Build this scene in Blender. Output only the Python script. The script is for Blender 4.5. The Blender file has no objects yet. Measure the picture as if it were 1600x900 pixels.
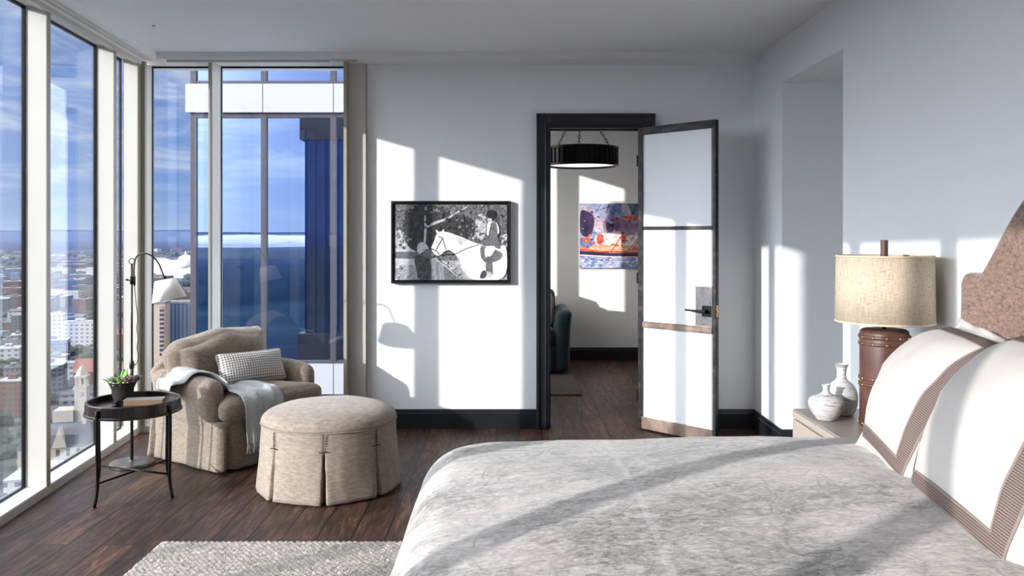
import bpy, bmesh, math, random
from mathutils import Vector, Matrix, noise as mnoise
from mathutils.bvhtree import BVHTree
random.seed(7)
SC = bpy.context.scene
COL = SC.collection

# ------------------------------------------------------------------ camera, world, sun, exposure
CZ = 1.422
F = 1300.0
cd = bpy.data.cameras.new('camera'); cam = bpy.data.objects.new('camera', cd); COL.objects.link(cam)
cam.location = (0, 0, CZ); cam.rotation_euler = (math.radians(90), 0, 0)
cd.sensor_width = 36; cd.lens = F/1600*36; cd.shift_y = -85/1600.0
cd.clip_start = .05; cd.clip_end = 60000
SC.camera = cam
SC.view_settings.view_transform = 'Standard'; SC.view_settings.look = 'None'
SC.view_settings.gamma = 1; SC.view_settings.use_curve_mapping = False
SC.view_settings.exposure = 0.56
SC.cycles.max_bounces = 14; SC.cycles.diffuse_bounces = 8; SC.cycles.glossy_bounces = 5
SC.cycles.transparent_max_bounces = 16; SC.cycles.sample_clamp_indirect = 6

SUN_R, SUN_E = 1.27, 0.311                 # travel: dx/dy and drop per dx
SUND = Vector((SUN_R, 1, -SUN_E*SUN_R)).normalized()
SUN_STRENGTH = 4.7
sl = bpy.data.lights.new('sun', 'SUN'); so = bpy.data.objects.new('sun', sl); COL.objects.link(so)
sl.energy = SUN_STRENGTH; sl.angle = math.radians(.55); sl.color = (1, .885, .77)
so.rotation_euler = SUND.to_track_quat('-Z', 'Y').to_euler(); so.location = (-8, -4, 6)

w = bpy.data.worlds.new('sky'); SC.world = w; w.use_nodes = True
NT = w.node_tree; NT.nodes.clear()
def wn(t, **k):
    n = NT.nodes.new(t)
    for a, b in k.items(): setattr(n, a, b)
    return n
def wmath(op, a, b=None, c=None, clamp=False):
    n = wn('ShaderNodeMath', operation=op, use_clamp=clamp)
    for i, v in enumerate((a, b, c)):
        if v is None: continue
        if isinstance(v, (int, float)): n.inputs[i].default_value = v
        else: NT.links.new(v, n.inputs[i])
    return n.outputs[0]
def build_sky():
    tc = wn('ShaderNodeTexCoord'); sep = wn('ShaderNodeSeparateXYZ'); NT.links.new(tc.outputs['Generated'], sep.inputs[0])
    X, Y, Z = sep.outputs
    ramp = wn('ShaderNodeValToRGB'); NT.links.new(wmath('ADD', Z, 0.0), ramp.inputs[0])
    cr = ramp.color_ramp
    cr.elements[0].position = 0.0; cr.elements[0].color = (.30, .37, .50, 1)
    cr.elements[1].position = 1.0; cr.elements[1].color = (4.2, 3.8, 3.3, 1)  # sky overhead, out of view, brightened to add fill
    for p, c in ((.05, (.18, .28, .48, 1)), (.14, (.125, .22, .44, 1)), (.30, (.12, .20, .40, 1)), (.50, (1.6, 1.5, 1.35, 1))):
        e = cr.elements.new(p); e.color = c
    zz = wmath('MAXIMUM', wmath('ADD', Z, .10), .02)
    px = wmath('DIVIDE', X, zz); py = wmath('DIVIDE', Y, zz)
    cb = wn('ShaderNodeCombineXYZ'); NT.links.new(wmath('MULTIPLY', px, .9), cb.inputs[0]); NT.links.new(wmath('MULTIPLY', py, .8), cb.inputs[1])
    n1 = wn('ShaderNodeTexNoise'); n1.inputs['Scale'].default_value = 1.5; n1.inputs['Detail'].default_value = 9; n1.inputs['Roughness'].default_value = .62
    n1.inputs['Distortion'].default_value = .5
    NT.links.new(cb.outputs[0], n1.inputs['Vector'])
    cl = wn('ShaderNodeMapRange'); cl.inputs[1].default_value = .41; cl.inputs[2].default_value = .66; cl.interpolation_type = 'SMOOTHSTEP'
    NT.links.new(n1.outputs[0], cl.inputs[0])
    fade = wn('ShaderNodeMapRange'); fade.inputs[1].default_value = .0; fade.inputs[2].default_value = .10
    NT.links.new(Z, fade.inputs[0])
    cf = wmath('MULTIPLY', wmath('MULTIPLY', cl.outputs[0], fade.outputs[0]), .8)
    mx = wn('ShaderNodeMix', data_type='RGBA'); NT.links.new(cf, mx.inputs[0]); NT.links.new(ramp.outputs[0], mx.inputs[6]); mx.inputs[7].default_value = (.56, .56, .60, 1)
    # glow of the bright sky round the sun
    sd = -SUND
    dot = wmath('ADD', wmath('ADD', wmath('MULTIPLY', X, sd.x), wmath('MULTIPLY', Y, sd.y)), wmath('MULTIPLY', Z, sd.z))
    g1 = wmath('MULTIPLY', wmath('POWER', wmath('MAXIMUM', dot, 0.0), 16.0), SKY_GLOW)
    hz = Vector((-.93, -.2, .3)).normalized()      # wide bright lobe added to the unseen left-hand sky as fill
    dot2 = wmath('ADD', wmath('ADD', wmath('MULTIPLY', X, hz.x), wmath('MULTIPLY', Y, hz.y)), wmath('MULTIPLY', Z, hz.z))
    g = wmath('ADD', g1, wmath('MULTIPLY', wmath('POWER', wmath('MAXIMUM', dot2, 0.0), 5.0), SKY_FILL))
    gl = wn('ShaderNodeMix', data_type='RGBA', blend_type='ADD'); gl.inputs[0].default_value = 1
    sc = wn('ShaderNodeVectorMath', operation='SCALE'); sc.inputs[0].default_value = (1.0, .97, .92)
    NT.links.new(g, sc.inputs['Scale'])
    NT.links.new(mx.outputs[2], gl.inputs[6]); NT.links.new(sc.outputs[0], gl.inputs[7])
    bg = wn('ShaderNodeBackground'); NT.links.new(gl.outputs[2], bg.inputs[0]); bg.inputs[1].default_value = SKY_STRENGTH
    out = wn('ShaderNodeOutputWorld'); NT.links.new(bg.outputs[0], out.inputs[0])
SKY_STRENGTH = 1.0; SKY_GLOW = 4.0; SKY_FILL = 6.2
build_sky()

# ------------------------------------------------------------------ materials
MATS = {}
class MB:
    """small node-tree builder"""
    def __init__(s, name):
        s.m = bpy.data.materials.new(name); s.m.use_nodes = True; s.t = s.m.node_tree
        s.bsdf = s.t.nodes['Principled BSDF']; s.out = s.t.nodes['Material Output']
        s.tc = s.n('ShaderNodeTexCoord')
    def n(s, t, **k):
        x = s.t.nodes.new(t)
        for a, b in k.items(): setattr(x, a, b)
        return x
    def l(s, a, b): s.t.links.new(a, b)
    def math(s, op, a, b=None, c=None, clamp=False):
        n = s.n('ShaderNodeMath', operation=op, use_clamp=clamp)
        for i, v in enumerate((a, b, c)):
            if v is None: continue
            if isinstance(v, (int, float)): n.inputs[i].default_value = v
            else: s.l(v, n.inputs[i])
        return n.outputs[0]
    def mapping(s, scale=(1, 1, 1), rot=(0, 0, 0), src=None):
        mp = s.n('ShaderNodeMapping'); mp.inputs['Scale'].default_value = scale; mp.inputs['Rotation'].default_value = rot
        s.l(src or s.tc.outputs['Object'], mp.inputs[0]); return mp.outputs[0]
    def noise(s, scale, detail=3, rough=.5, vec=None, dist=0):
        n = s.n('ShaderNodeTexNoise'); n.inputs['Scale'].default_value = scale; n.inputs['Detail'].default_value = detail
        n.inputs['Roughness'].default_value = rough; n.inputs['Distortion'].default_value = dist
        s.l(vec or s.tc.outputs['Object'], n.inputs['Vector']); return n.outputs[0]
    def ramp(s, fac, stops, interp='LINEAR'):
        r = s.n('ShaderNodeValToRGB'); s.l(fac, r.inputs[0]); cr = r.color_ramp; cr.interpolation = interp
        while len(cr.elements) < len(stops): cr.elements.new(.5)
        for e, (p, c) in zip(cr.elements, stops):
            e.position = p; e.color = (c[0], c[1], c[2], 1) if not isinstance(c, (int, float)) else (c, c, c, 1)
        return r.outputs[0]
    def mix(s, f, a, b, mode='MIX'):
        m = s.n('ShaderNodeMix', data_type='RGBA', blend_type=mode)
        for i, v in ((0, f), (6, a), (7, b)):
            if isinstance(v, (int, float)): m.inputs[i].default_value = v
            elif isinstance(v, tuple): m.inputs[i].default_value = (*v[:3], 1)
            else: s.l(v, m.inputs[i])
        return m.outputs[2]
    def color(s, c):
        if isinstance(c, tuple): s.bsdf.inputs['Base Color'].default_value = (*c[:3], 1)
        else: s.l(c, s.bsdf.inputs['Base Color'])
    def bump(s, h, strength=.3, dist=.01):
        b = s.n('ShaderNodeBump'); b.inputs['Strength'].default_value = strength; b.inputs['Distance'].default_value = dist
        s.l(h, b.inputs['Height']); s.l(b.outputs[0], s.bsdf.inputs['Normal'])
    def set(s, **k):
        for a, b in k.items():
            s.bsdf.inputs[a.replace('_', ' ')].default_value = b

def simple(name, c, rough=.6, metal=0.0, var=.06, scale=12, bump=0, bscale=60, **k):
    if name in MATS: return MATS[name]
    b = MB(name)
    nz = b.noise(scale, 4)
    lo = tuple(max(0, x*(1-var)) for x in c); hi = tuple(min(1, x*(1+var)) for x in c)
    b.color(b.ramp(nz, [(.3, lo), (.7, hi)]))
    b.set(Roughness=rough, Metallic=metal)
    for a, v in k.items(): b.bsdf.inputs[a.replace('_', ' ')].default_value = v
    if bump: b.bump(b.noise(bscale, 3), bump, .01)
    MATS[name] = b.m
    return b.m

WALL = simple('wall_paint', (.80, .808, .812), .6, var=.01, scale=3, bump=.04, bscale=300)
CEIL = simple('ceiling_paint', (.76, .765, .76), .75, var=.01, scale=2)
CREAM = simple('cream_metal', (.53, .51, .465), .35, var=.02, scale=5)
TAN = simple('tan_metal', (.33, .31, .25), .4, var=.03, scale=5)
SILLW = simple('sill_white', (.85, .85, .86), .3, var=.01)
TRIM = simple('black_trim', (.012, .014, .018), .28, var=.2, scale=8)
STEEL = None
def m_steel():
    b = MB('patina_steel')
    n1 = b.noise(7, 5, .6, vec=b.mapping((1, 1, 3))); n2 = b.noise(60, 3, .6, vec=b.mapping((1, 1, .1)))
    f = b.math('ADD', n1, b.math('MULTIPLY', n2, .25))
    b.color(b.ramp(f, [(.45, (.014, .013, .015)), (.70, (.035, .030, .030)), (.88, (.12, .085, .065))]))
    b.set(Roughness=.42, Metallic=.7); return b.m
STEEL = m_steel()
def m_steel_low():
    b = MB('worn_steel')
    n1 = b.noise(6, 5, .6, vec=b.mapping((1, 1, .6))); n2 = b.noise(50, 3, .6, vec=b.mapping((.5, .5, 8)))
    f = b.math('ADD', n1, b.math('MULTIPLY', n2, .2))
    b.color(b.ramp(f, [(.4, (.06, .05, .05)), (.6, (.22, .16, .125)), (.75, (.36, .27, .21))]))
    b.set(Roughness=.45, Metallic=.5); return b.m
STEELW = m_steel_low()
BLACKM = simple('black_metal', (.015, .014, .014), .35, .8, var=.2)
BRONZE = simple('dark_bronze', (.05, .042, .038), .38, .85, var=.25, scale=20)
BRASS = simple('brass', (.75, .52, .22), .25, 1, var=.05)
NICKEL = simple('brushed_nickel', (.17, .165, .155), .35, .9, var=.1, scale=30)

def m_glass(name, tint, refl, dirt=0.0):
    b = MB(name); t = b.t; t.nodes.remove(b.bsdf)
    tr = b.n('ShaderNodeBsdfTransparent'); tr.inputs[0].default_value = (*tint, 1)
    gl = b.n('ShaderNodeBsdfGlossy'); gl.inputs['Roughness'].default_value = 0.0; gl.inputs[0].default_value = (.95, .96, 1, 1)
    ge = b.n('ShaderNodeNewGeometry'); dt = b.n('ShaderNodeVectorMath', operation='DOT_PRODUCT'); b.l(ge.outputs['Incoming'], dt.inputs[0]); b.l(ge.outputs['Normal'], dt.inputs[1])
    f = b.math('MULTIPLY_ADD', b.math('POWER', b.math('SUBTRACT', 1.0, b.math('ABSOLUTE', dt.outputs['Value'])), 5.0), .8, refl, clamp=True)
    mx = b.n('ShaderNodeMixShader'); b.l(f, mx.inputs[0]); b.l(tr.outputs[0], mx.inputs[1]); b.l(gl.outputs[0], mx.inputs[2])
    b.l(mx.outputs[0], b.out.inputs[0]); return b.m
GLASS = m_glass('window_glass', (.885, .935, 1.0), .045)

def m_frost():
    b = MB('white_frosted_glass'); b.color((.86, .87, .89)); b.set(Roughness=.35); return b.m
FROST = m_frost()

def m_floor():
    b = MB('dark_oak_planks')
    sep = b.n('ShaderNodeSeparateXYZ'); b.l(b.tc.outputs['Object'], sep.inputs[0])
    cb = b.n('ShaderNodeCombineXYZ'); b.l(sep.outputs[1], cb.inputs[0]); b.l(b.math('ADD', sep.outputs[0], .11), cb.inputs[1])
    def brick(c1, c2, mort):
        br = b.n('ShaderNodeTexBrick'); br.offset = .37; br.inputs['Color1'].default_value = (*c1, 1); br.inputs['Color2'].default_value = (*c2, 1)
        br.inputs['Mortar'].default_value = (*mort, 1); br.inputs['Scale'].default_value = 1; br.inputs['Mortar Size'].default_value = .005
        br.inputs['Mortar Smooth'].default_value = .3; br.inputs['Brick Width'].default_value = 1.9; br.inputs['Row Height'].default_value = .16
        b.l(cb.outputs[0], br.inputs['Vector']); return br
    br = brick((0, 0, 0), (1, 1, 1), (.5, .5, .5))
    # grain: stretched along the planks, shifted per plank
    mp = b.n('ShaderNodeVectorMath', operation='ADD'); b.l(b.mapping((9, 1.1, 1)), mp.inputs[0])
    sc = b.n('ShaderNodeVectorMath', operation='SCALE'); b.l(br.outputs[0], sc.inputs[0]); sc.inputs['Scale'].default_value = 7.0
    b.l(sc.outputs[0], mp.inputs[1])
    g = b.noise(3.2, 9, .68, vec=mp.outputs[0], dist=1.6)
    big = b.noise(1.4, 3, .5)
    col = b.ramp(g, [(.28, (.006, .003, .002)), (.44, (.032, .014, .009)), (.54, (.066, .031, .020)), (.70, (.175, .090, .058))])
    tone = b.ramp(br.outputs[0], [(0, (.60, .57, .58)), (.5, (1.05, .97, .94)), (1, (1.6, 1.36, 1.22))])
    col = b.mix(1.0, col, tone, 'MULTIPLY')
    col = b.mix(b.math('MULTIPLY', big, .22), col, (.060, .046, .044))
    col = b.mix(br.outputs[1], col, (.006, .004, .004))
    b.color(col)
    b.bsdf.inputs['Specular IOR Level'].default_value = .35
    b.l(b.ramp(g, [(.2, .55), (.8, .40)]), b.bsdf.inputs['Roughness'])
    h = b.math('SUBTRACT', b.math('MULTIPLY', g, .35), br.outputs[1])
    b.bump(h, .35, .004)
    return b.m
FLOOR = m_floor()

def fabric(name, c, var=.18, weave=260, rough=.9, sheen=.4, bump=.25, mott=9, c2=None):
    b = MB(name)
    n1 = b.noise(mott, 6, .7, vec=b.mapping((1, 1, 3.0))); n2 = b.noise(weave, 2, .6)
    f = b.math('ADD', b.math('MULTIPLY', n1, .65), b.math('MULTIPLY', n2, .35))
    lo = tuple(x*(1-var*1.3) for x in (c2 or c)); hi = tuple(min(1, x*(1+var)) for x in c)
    b.color(b.ramp(f, [(.36, lo), (.52, c), (.66, hi)])); b.set(Roughness=rough)
    b.bsdf.inputs['Sheen Weight'].default_value = sheen; b.bsdf.inputs['Sheen Roughness'].default_value = .45
    b.bump(n2, bump, .004)
    MATS[name] = b.m; return b.m
VELVET = fabric('taupe_chenille', (.215, .168, .125), .34, 260, sheen=.25, bump=.5, mott=30)
VELVETL = fabric('light_taupe_velvet', (.285, .228, .178), .30, 300, sheen=.25, mott=26, bump=.45)
THROW = fabric('pale_grey_wool', (.38, .39, .385), .08, 420, bump=.2)
LINENW = fabric('ivory_linen', (.50, .462, .425), .03, 500, sheen=.1, bump=.08, mott=4)
TEAL = fabric('dark_teal_fabric', (.010, .030, .038), .35, 200, sheen=.2)
HEADF = fabric('rust_brown_chenille', (.23, .14, .105), .5, 120, sheen=.3, mott=28, bump=.4)
STITCH = simple('dark_thread', (.04, .028, .02), .9)

def m_tape():
    b = MB('brown_ribbed_tape')
    wv = b.n('ShaderNodeTexWave'); wv.bands_direction = 'Z'; wv.inputs['Scale'].default_value = 55; wv.inputs['Distortion'].default_value = .6
    b.l(b.tc.outputs['Object'], wv.inputs['Vector'])
    b.color(b.ramp(wv.outputs[1], [(.3, (.075, .048, .040)), (.7, (.20, .148, .128))])); b.set(Roughness=.85); return b.m
TAPE = m_tape()
TAPE_EDGE = simple('pale_brown_piping', (.22, .17, .145), .85)

def m_lumbar():
    b = MB('diamond_weave')
    sep = b.n('ShaderNodeSeparateXYZ'); b.l(b.tc.outputs['Object'], sep.inputs[0])
    u = b.math('MULTIPLY', sep.outputs[1], 62); v = b.math('MULTIPLY', sep.outputs[2], 62)
    s1 = b.math('SINE', b.math('MULTIPLY', b.math('ADD', u, v), 3.1416)); s2 = b.math('SINE', b.math('MULTIPLY', b.math('SUBTRACT', u, v), 3.1416))
    f = b.math('MULTIPLY', s1, s2)
    b.color(b.ramp(b.math('ADD', b.math('MULTIPLY', f, .5), .5), [(.35, (.20, .175, .165)), (.6, (.66, .63, .60))])); b.set(Roughness=.9)
    b.bump(f, .3, .004); return b.m
LUMBAR = m_lumbar()

def m_duvet():
    b = MB('faded_oriental_weave')
    o = b.tc.outputs['Object']
    big = b.noise(2.6, 3, .6, vec=b.mapping((1, 1.5, 1)))
    mid = b.noise(26, 4, .7, vec=b.mapping((.7, 1.3, 1)), dist=1.0)
    fine = b.noise(85, 4, .8, vec=b.mapping((.7, 1.3, 1)))
    vo = b.n('ShaderNodeTexVoronoi'); vo.feature = 'DISTANCE_TO_EDGE'; vo.inputs['Scale'].default_value = 11; vo.inputs['Randomness'].default_value = .55; b.l(b.mapping((.5, 1.3, .2)), vo.inputs['Vector'])
    lines = b.ramp(vo.outputs[0], [(.0, 1.0), (.03, 0.0)])
    f = b.math('ADD', b.math('ADD', b.math('MULTIPLY', big, .26), b.math('MULTIPLY', mid, .34)), b.math('MULTIPLY', fine, .40))
    col = b.ramp(f, [(.40, (.115, .105, .09)), (.46, (.27, .25, .225)), (.52, (.42, .39, .36)), (.60, (.62, .575, .535))])
    sp = b.n('ShaderNodeSeparateXYZ'); b.l(b.tc.outputs['Object'], sp.inputs[0])
    row = b.math('LESS_THAN', b.math('FRACT', b.math('MULTIPLY_ADD', big, .5, b.math('MULTIPLY', sp.outputs[1], 8.5))), .05)
    brd = b.math('LESS_THAN', b.math('ABSOLUTE', b.math('SUBTRACT', b.math('FRACT', b.math('MULTIPLY', sp.outputs[0], 1.35)), .5)), .012)
    col = b.mix(b.math('MULTIPLY', b.math('MULTIPLY', row, mid), .75), col, (.22, .205, .19))
    col = b.mix(b.math('MULTIPLY', b.math('MULTIPLY', brd, fine), .55), col, (.66, .63, .60))
    col = b.mix(b.math('MULTIPLY', b.math('MULTIPLY', lines, mid), 1.3, None, True), col, (.20, .185, .17))
    pk = b.ramp(b.noise(3.1, 2, .5), [(.45, 0.0), (.65, 1.0)])
    col = b.mix(b.math('MULTIPLY', pk, .25), col, (.70, .60, .57))
    b.color(col); b.set(Roughness=.88); b.bsdf.inputs['Sheen Weight'].default_value = .15
    b.bump(fine, .2, .004); return b.m
DUVET = m_duvet()

def m_rug():
    b = MB('ivory_wool_loops')
    n2 = b.noise(160, 3, .6); n1 = b.noise(35, 2, .5)
    b.color(b.ramp(b.math('ADD', b.math('MULTIPLY', n1, .6), b.math('MULTIPLY', n2, .4)), [(.35, (.29, .26, .23)), (.5, (.46, .42, .38)), (.65, (.60, .555, .51))]))
    b.set(Roughness=.95); b.bump(n2, .35, .004); return b.m
RUGM = m_rug()

def m_leather():
    b = MB('saddle_leather')
    n = b.noise(9, 5, .6); n2 = b.noise(240, 2)
    b.color(b.ramp(n, [(.3, (.055, .022, .016)), (.55, (.090, .037, .026)), (.75, (.13, .056, .040))])); b.set(Roughness=.42); b.bump(n2, .15, .003); return b.m
LEATHER = m_leather()
def m_shade():
    b = MB('oatmeal_linen_shade')
    h = b.noise(420, 2, .5, vec=b.mapping((.10, .10, 1.0))); v = b.noise(420, 2, .5, vec=b.mapping((1, 1, .05)))
    f = b.math('ADD', b.math('MULTIPLY', h, .5), b.math('MULTIPLY', v, .5))
    b.color(b.ramp(f, [(.36, (.36, .28, .19)), (.5, (.50, .405, .295)), (.64, (.60, .50, .38))])); b.set(Roughness=.85); b.bump(f, .3, .003); return b.m
SHADE = m_shade()
SHADE_EDGE = simple('shade_binding', (.62, .48, .33), .8)
def m_vase():
    b = MB('brushed_stoneware')
    n = b.noise(14, 6, .7, vec=b.mapping((1, 1, 11)), dist=.4)
    b.color(b.ramp(n, [(.38, (.24, .235, .24)), (.46, (.46, .44, .43)), (.58, (.62, .60, .59))])); b.set(Roughness=.6); b.bump(n, .3, .004); return b.m
VASE = m_vase()
NSTAND = simple('taupe_lacquer', (.40, .33, .28), .38, var=.02, scale=4)
NTOP = simple('taupe_top', (.27, .235, .20), .35, var=.03, scale=5)
def m_tray():
    b = MB('ebony_wood')
    n = b.noise(7, 6, .65, vec=b.mapping((8, 8, 1)), dist=.6)
    b.color(b.ramp(n, [(.35, (.010, .007, .006)), (.6, (.022, .013, .010)), (.85, (.06, .03, .02))])); b.set(Roughness=.22); return b.m
TRAY = m_tray()
WHITE_SH = simple('white_silk_shade', (.86, .82, .78), .8, var=.02)
POTM = simple('dark_pewter_pot', (.06, .055, .05), .35, .5, var=.2)
LEAFG = simple('jade_leaf', (.13, .30, .05), .4, var=.4, scale=40)
LEAFP = simple('dusky_leaf', (.26, .17, .17), .45, var=.4, scale=40)
LEAFD = simple('blue_green_leaf', (.12, .20, .12), .45, var=.4, scale=40)
PEBBLE = simple('pink_pebble', (.55, .42, .36), .7, var=.3, scale=50)

# ------------------------------------------------------------------ geometry helpers
def link(o): COL.objects.link(o); return o
def tag(o, label=None, cat=None, group=None, kind=None):
    if label: o['label'] = label
    if cat: o['category'] = cat
    if group: o['group'] = group
    if kind: o['kind'] = kind
    return o
def empty(name, loc=(0, 0, 0), rz=0, **k):
    o = bpy.data.objects.new(name, None); link(o); o.location = loc; o.rotation_euler = (0, 0, rz); o.empty_display_size = .1
    return tag(o, **k)
def build(name, bm, mats, parent=None, smooth=False, loc=None, rot=None, **k):
    if not isinstance(mats, (list, tuple)): mats = [mats]
    me = bpy.data.meshes.new(name)
    bmesh.ops.recalc_face_normals(bm, faces=bm.faces[:])
    bm.to_mesh(me); bm.free()
    for m in mats: me.materials.append(m)
    if smooth:
        for p in me.polygons: p.use_smooth = True
    o = bpy.data.objects.new(name, me); link(o)
    if parent is not None: o.parent = parent
    if loc is not None: o.location = loc
    if rot is not None: o.rotation_euler = rot
    return tag(o, **k)
def sub(o, lv=2):
    m = o.modifiers.new('subdiv', 'SUBSURF'); m.levels = lv; m.render_levels = lv; return o
def solid(o, t, off=0):
    m = o.modifiers.new('solid', 'SOLIDIFY'); m.thickness = t; m.offset = off; return o
def bevel(o, wdt=.004, seg=2):
    m = o.modifiers.new('bevel', 'BEVEL'); m.width = wdt; m.segments = seg; m.limit_method = 'ANGLE'; m.angle_limit = .6
    return o
def NB(): return bmesh.new()
def box(bm, x0, x1, y0, y1, z0, z1, mi=0, M=None):
    vs = [bm.verts.new((x, y, z)) for x in (x0, x1) for y in (y0, y1) for z in (z0, z1)]
    if M is not None:
        for v in vs: v.co = M @ v.co
    for f in ((0, 1, 3, 2), (4, 6, 7, 5), (0, 4, 5, 1), (2, 3, 7, 6), (0, 2, 6, 4), (1, 5, 7, 3)):
        fc = bm.faces.new([vs[i] for i in f]); fc.material_index = mi
    return vs
def prism(bm, pts, z0, z1, mi=0):
    a = [bm.verts.new((p[0], p[1], z0)) for p in pts]; b = [bm.verts.new((p[0], p[1], z1)) for p in pts]
    n = len(pts)
    bm.faces.new(a[::-1]).material_index = mi; bm.faces.new(b).material_index = mi
    for i in range(n): bm.faces.new((a[i], a[(i+1) % n], b[(i+1) % n], b[i])).material_index = mi
def lathe(bm, prof, seg=40, c=(0, 0, 0), mi=0, cap=True, rf=None):
    rings = []
    for r, z in prof:
        rings.append([bm.verts.new((c[0]+r*math.cos(2*math.pi*i/seg), c[1]+r*math.sin(2*math.pi*i/seg), c[2]+z)) for i in range(seg)])
    for a, b in zip(rings, rings[1:]):
        for i in range(seg):
            f = bm.faces.new((a[i], a[(i+1) % seg], b[(i+1) % seg], b[i])); f.material_index = mi
    if cap:
        for rg in (rings[0], rings[-1]):
            if (rg[0].co-rg[seg//2].co).length > 1e-4: bm.faces.new(rg).material_index = mi
def tube(bm, pts, r, seg=10, mi=0, cap=True, closed=False):
    pts = [Vector(p) for p in pts]; n = len(pts)
    rs = r if isinstance(r, (list, tuple)) else [r]*n
    rings = []; up = None
    for i, p in enumerate(pts):
        if closed: d = pts[(i+1) % n]-pts[i-1]
        else: d = pts[min(i+1, n-1)]-pts[max(i-1, 0)]
        d.normalize()
        if up is None:
            up = Vector((0, 0, 1)) if abs(d.z) < .9 else Vector((1, 0, 0))
        s = d.cross(up).normalized(); up = s.cross(d).normalized()
        rings.append([bm.verts.new(p+(s*math.cos(2*math.pi*k/seg)+up*math.sin(2*math.pi*k/seg))*rs[i]) for k in range(seg)])
    prs = list(zip(rings, rings[1:]))
    if closed: prs.append((rings[-1], rings[0]))
    for a, b in prs:
        for k in range(seg):
            bm.faces.new((a[k], a[(k+1) % seg], b[(k+1) % seg], b[k])).material_index = mi
    if cap and not closed:
        bm.faces.new(rings[0][::-1]).material_index = mi; bm.faces.new(rings[-1]).material_index = mi
def spline(pts, n=8, closed=False):
    P = [Vector(p) for p in pts]; out = []; m = len(P)
    rng = range(m if closed else m-1)
    for i in rng:
        p0 = P[(i-1) % m] if (closed or i > 0) else P[0]*2-P[1]
        p1 = P[i]; p2 = P[(i+1) % m]
        p3 = P[(i+2) % m] if (closed or i+2 < m) else P[-1]*2-P[-2]
        for k in range(n):
            t = k/n
            out.append(.5*((2*p1)+(p2-p0)*t+(2*p0-5*p1+4*p2-p3)*t*t+(3*p1-p0-3*p2+p3)*t**3))
    if not closed: out.append(P[-1].copy())
    return out
def grid(bm, fn, nu, nv, mi=0, wrapu=False):
    V = [[bm.verts.new(fn(i/nu, j/nv)) for j in range(nv+1)] for i in range(nu+(0 if wrapu else 1))]
    m = len(V)
    for i in range(nu):
        for j in range(nv):
            f = bm.faces.new((V[i][j], V[(i+1) % m][j], V[(i+1) % m][j+1], V[i][j+1])); f.material_index = mi
    return V
def soft_box(bm, sx, sy, sz, r=.04, bulge=(0, 0, .02), n=14, c=(0, 0, 0), warp=None, M=None):
    """rounded, puffed cushion: half sizes sx, sy, sz"""
    idx = {}
    def vert(i, j, k):
        key = (i, j, k)
        if key in idx: return idx[key]
        p = Vector((2*i/n-1, 2*j/n-1, 2*k/n-1))
        q = Vector((math.sin(p.x*math.pi/2)*.35+p.x*.65, math.sin(p.y*math.pi/2)*.35+p.y*.65, math.sin(p.z*math.pi/2)*.35+p.z*.65))
        full = Vector((q.x*sx, q.y*sy, q.z*sz))
        inner = Vector((max(-sx+r, min(sx-r, full.x)), max(-sy+r, min(sy-r, full.y)), max(-sz+r, min(sz-r, full.z))))
        d = full-inner
        if d.length > 1e-9: full = inner+d.normalized()*min(r, max(abs(d.x), abs(d.y), abs(d.z)))
        full.x += q.x*bulge[0]*(1-q.y**2)*(1-q.z**2); full.y += q.y*bulge[1]*(1-q.x**2)*(1-q.z**2); full.z += q.z*bulge[2]*(1-q.x**2)*(1-q.y**2)
        if warp: full = warp(full, q)
        full += Vector(c)
        if M is not None: full = M @ full
        idx[key] = bm.verts.new(full); return idx[key]
    for a in range(n):
        for b in range(n):
            for s in (0, n):
                bm.faces.new((vert(s, a, b), vert(s, a+1, b), vert(s, a+1, b+1), vert(s, a, b+1)))
                bm.faces.new((vert(a, s, b), vert(a+1, s, b), vert(a+1, s, b+1), vert(a, s, b+1)))
                bm.faces.new((vert(a, b, s), vert(a+1, b, s), vert(a+1, b+1, s), vert(a, b+1, s)))
def P(x, y, Z):
    """a point seen at picture position x, y at depth Z"""
    return Vector(((x-800)/F*Z, Z, CZ-(y-365)/F*Z))

# ------------------------------------------------------------------ the room
H = 2.70; D = 6.08; XR = 1.77
LA = Vector((-.0904, .9959, 0)); LN = Vector((-.9959, -.0904, 0)); LO = Vector((-2.115, 0, 0))
LM = Matrix(((LN.x, LA.x, 0, LO.x), (LN.y, LA.y, 0, LO.y), (0, 0, 1, 0), (0, 0, 0, 1)))   # local x = outwards, y = along, z = up
def sY(y): return y/.9959
YB = -2.6
def lbox(bm, t0, t1, y0, y1, z0, z1, mi=0): box(bm, t0, t1, sY(y0), sY(y1), z0, z1, mi, LM)

bm = NB()
prism(bm, [(-1.90, YB-.1), (3.4, YB-.1), (3.4, 9.5), (-1.23, 9.5), (-1.23, 6.2), (-2.67, 6.2), (-2.66, 5.95)], -.12, 0)
build('floor', bm, FLOOR, kind='structure')
bm = NB()
prism(bm, [(-1.95, YB-.1), (3.4, YB-.1), (3.4, 9.5), (-1.24, 9.5), (-1.24, 6.3), (-2.80, 6.3), (-2.78, 5.9)], H, H+.3)
build('ceiling', bm, CEIL, kind='structure')

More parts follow.
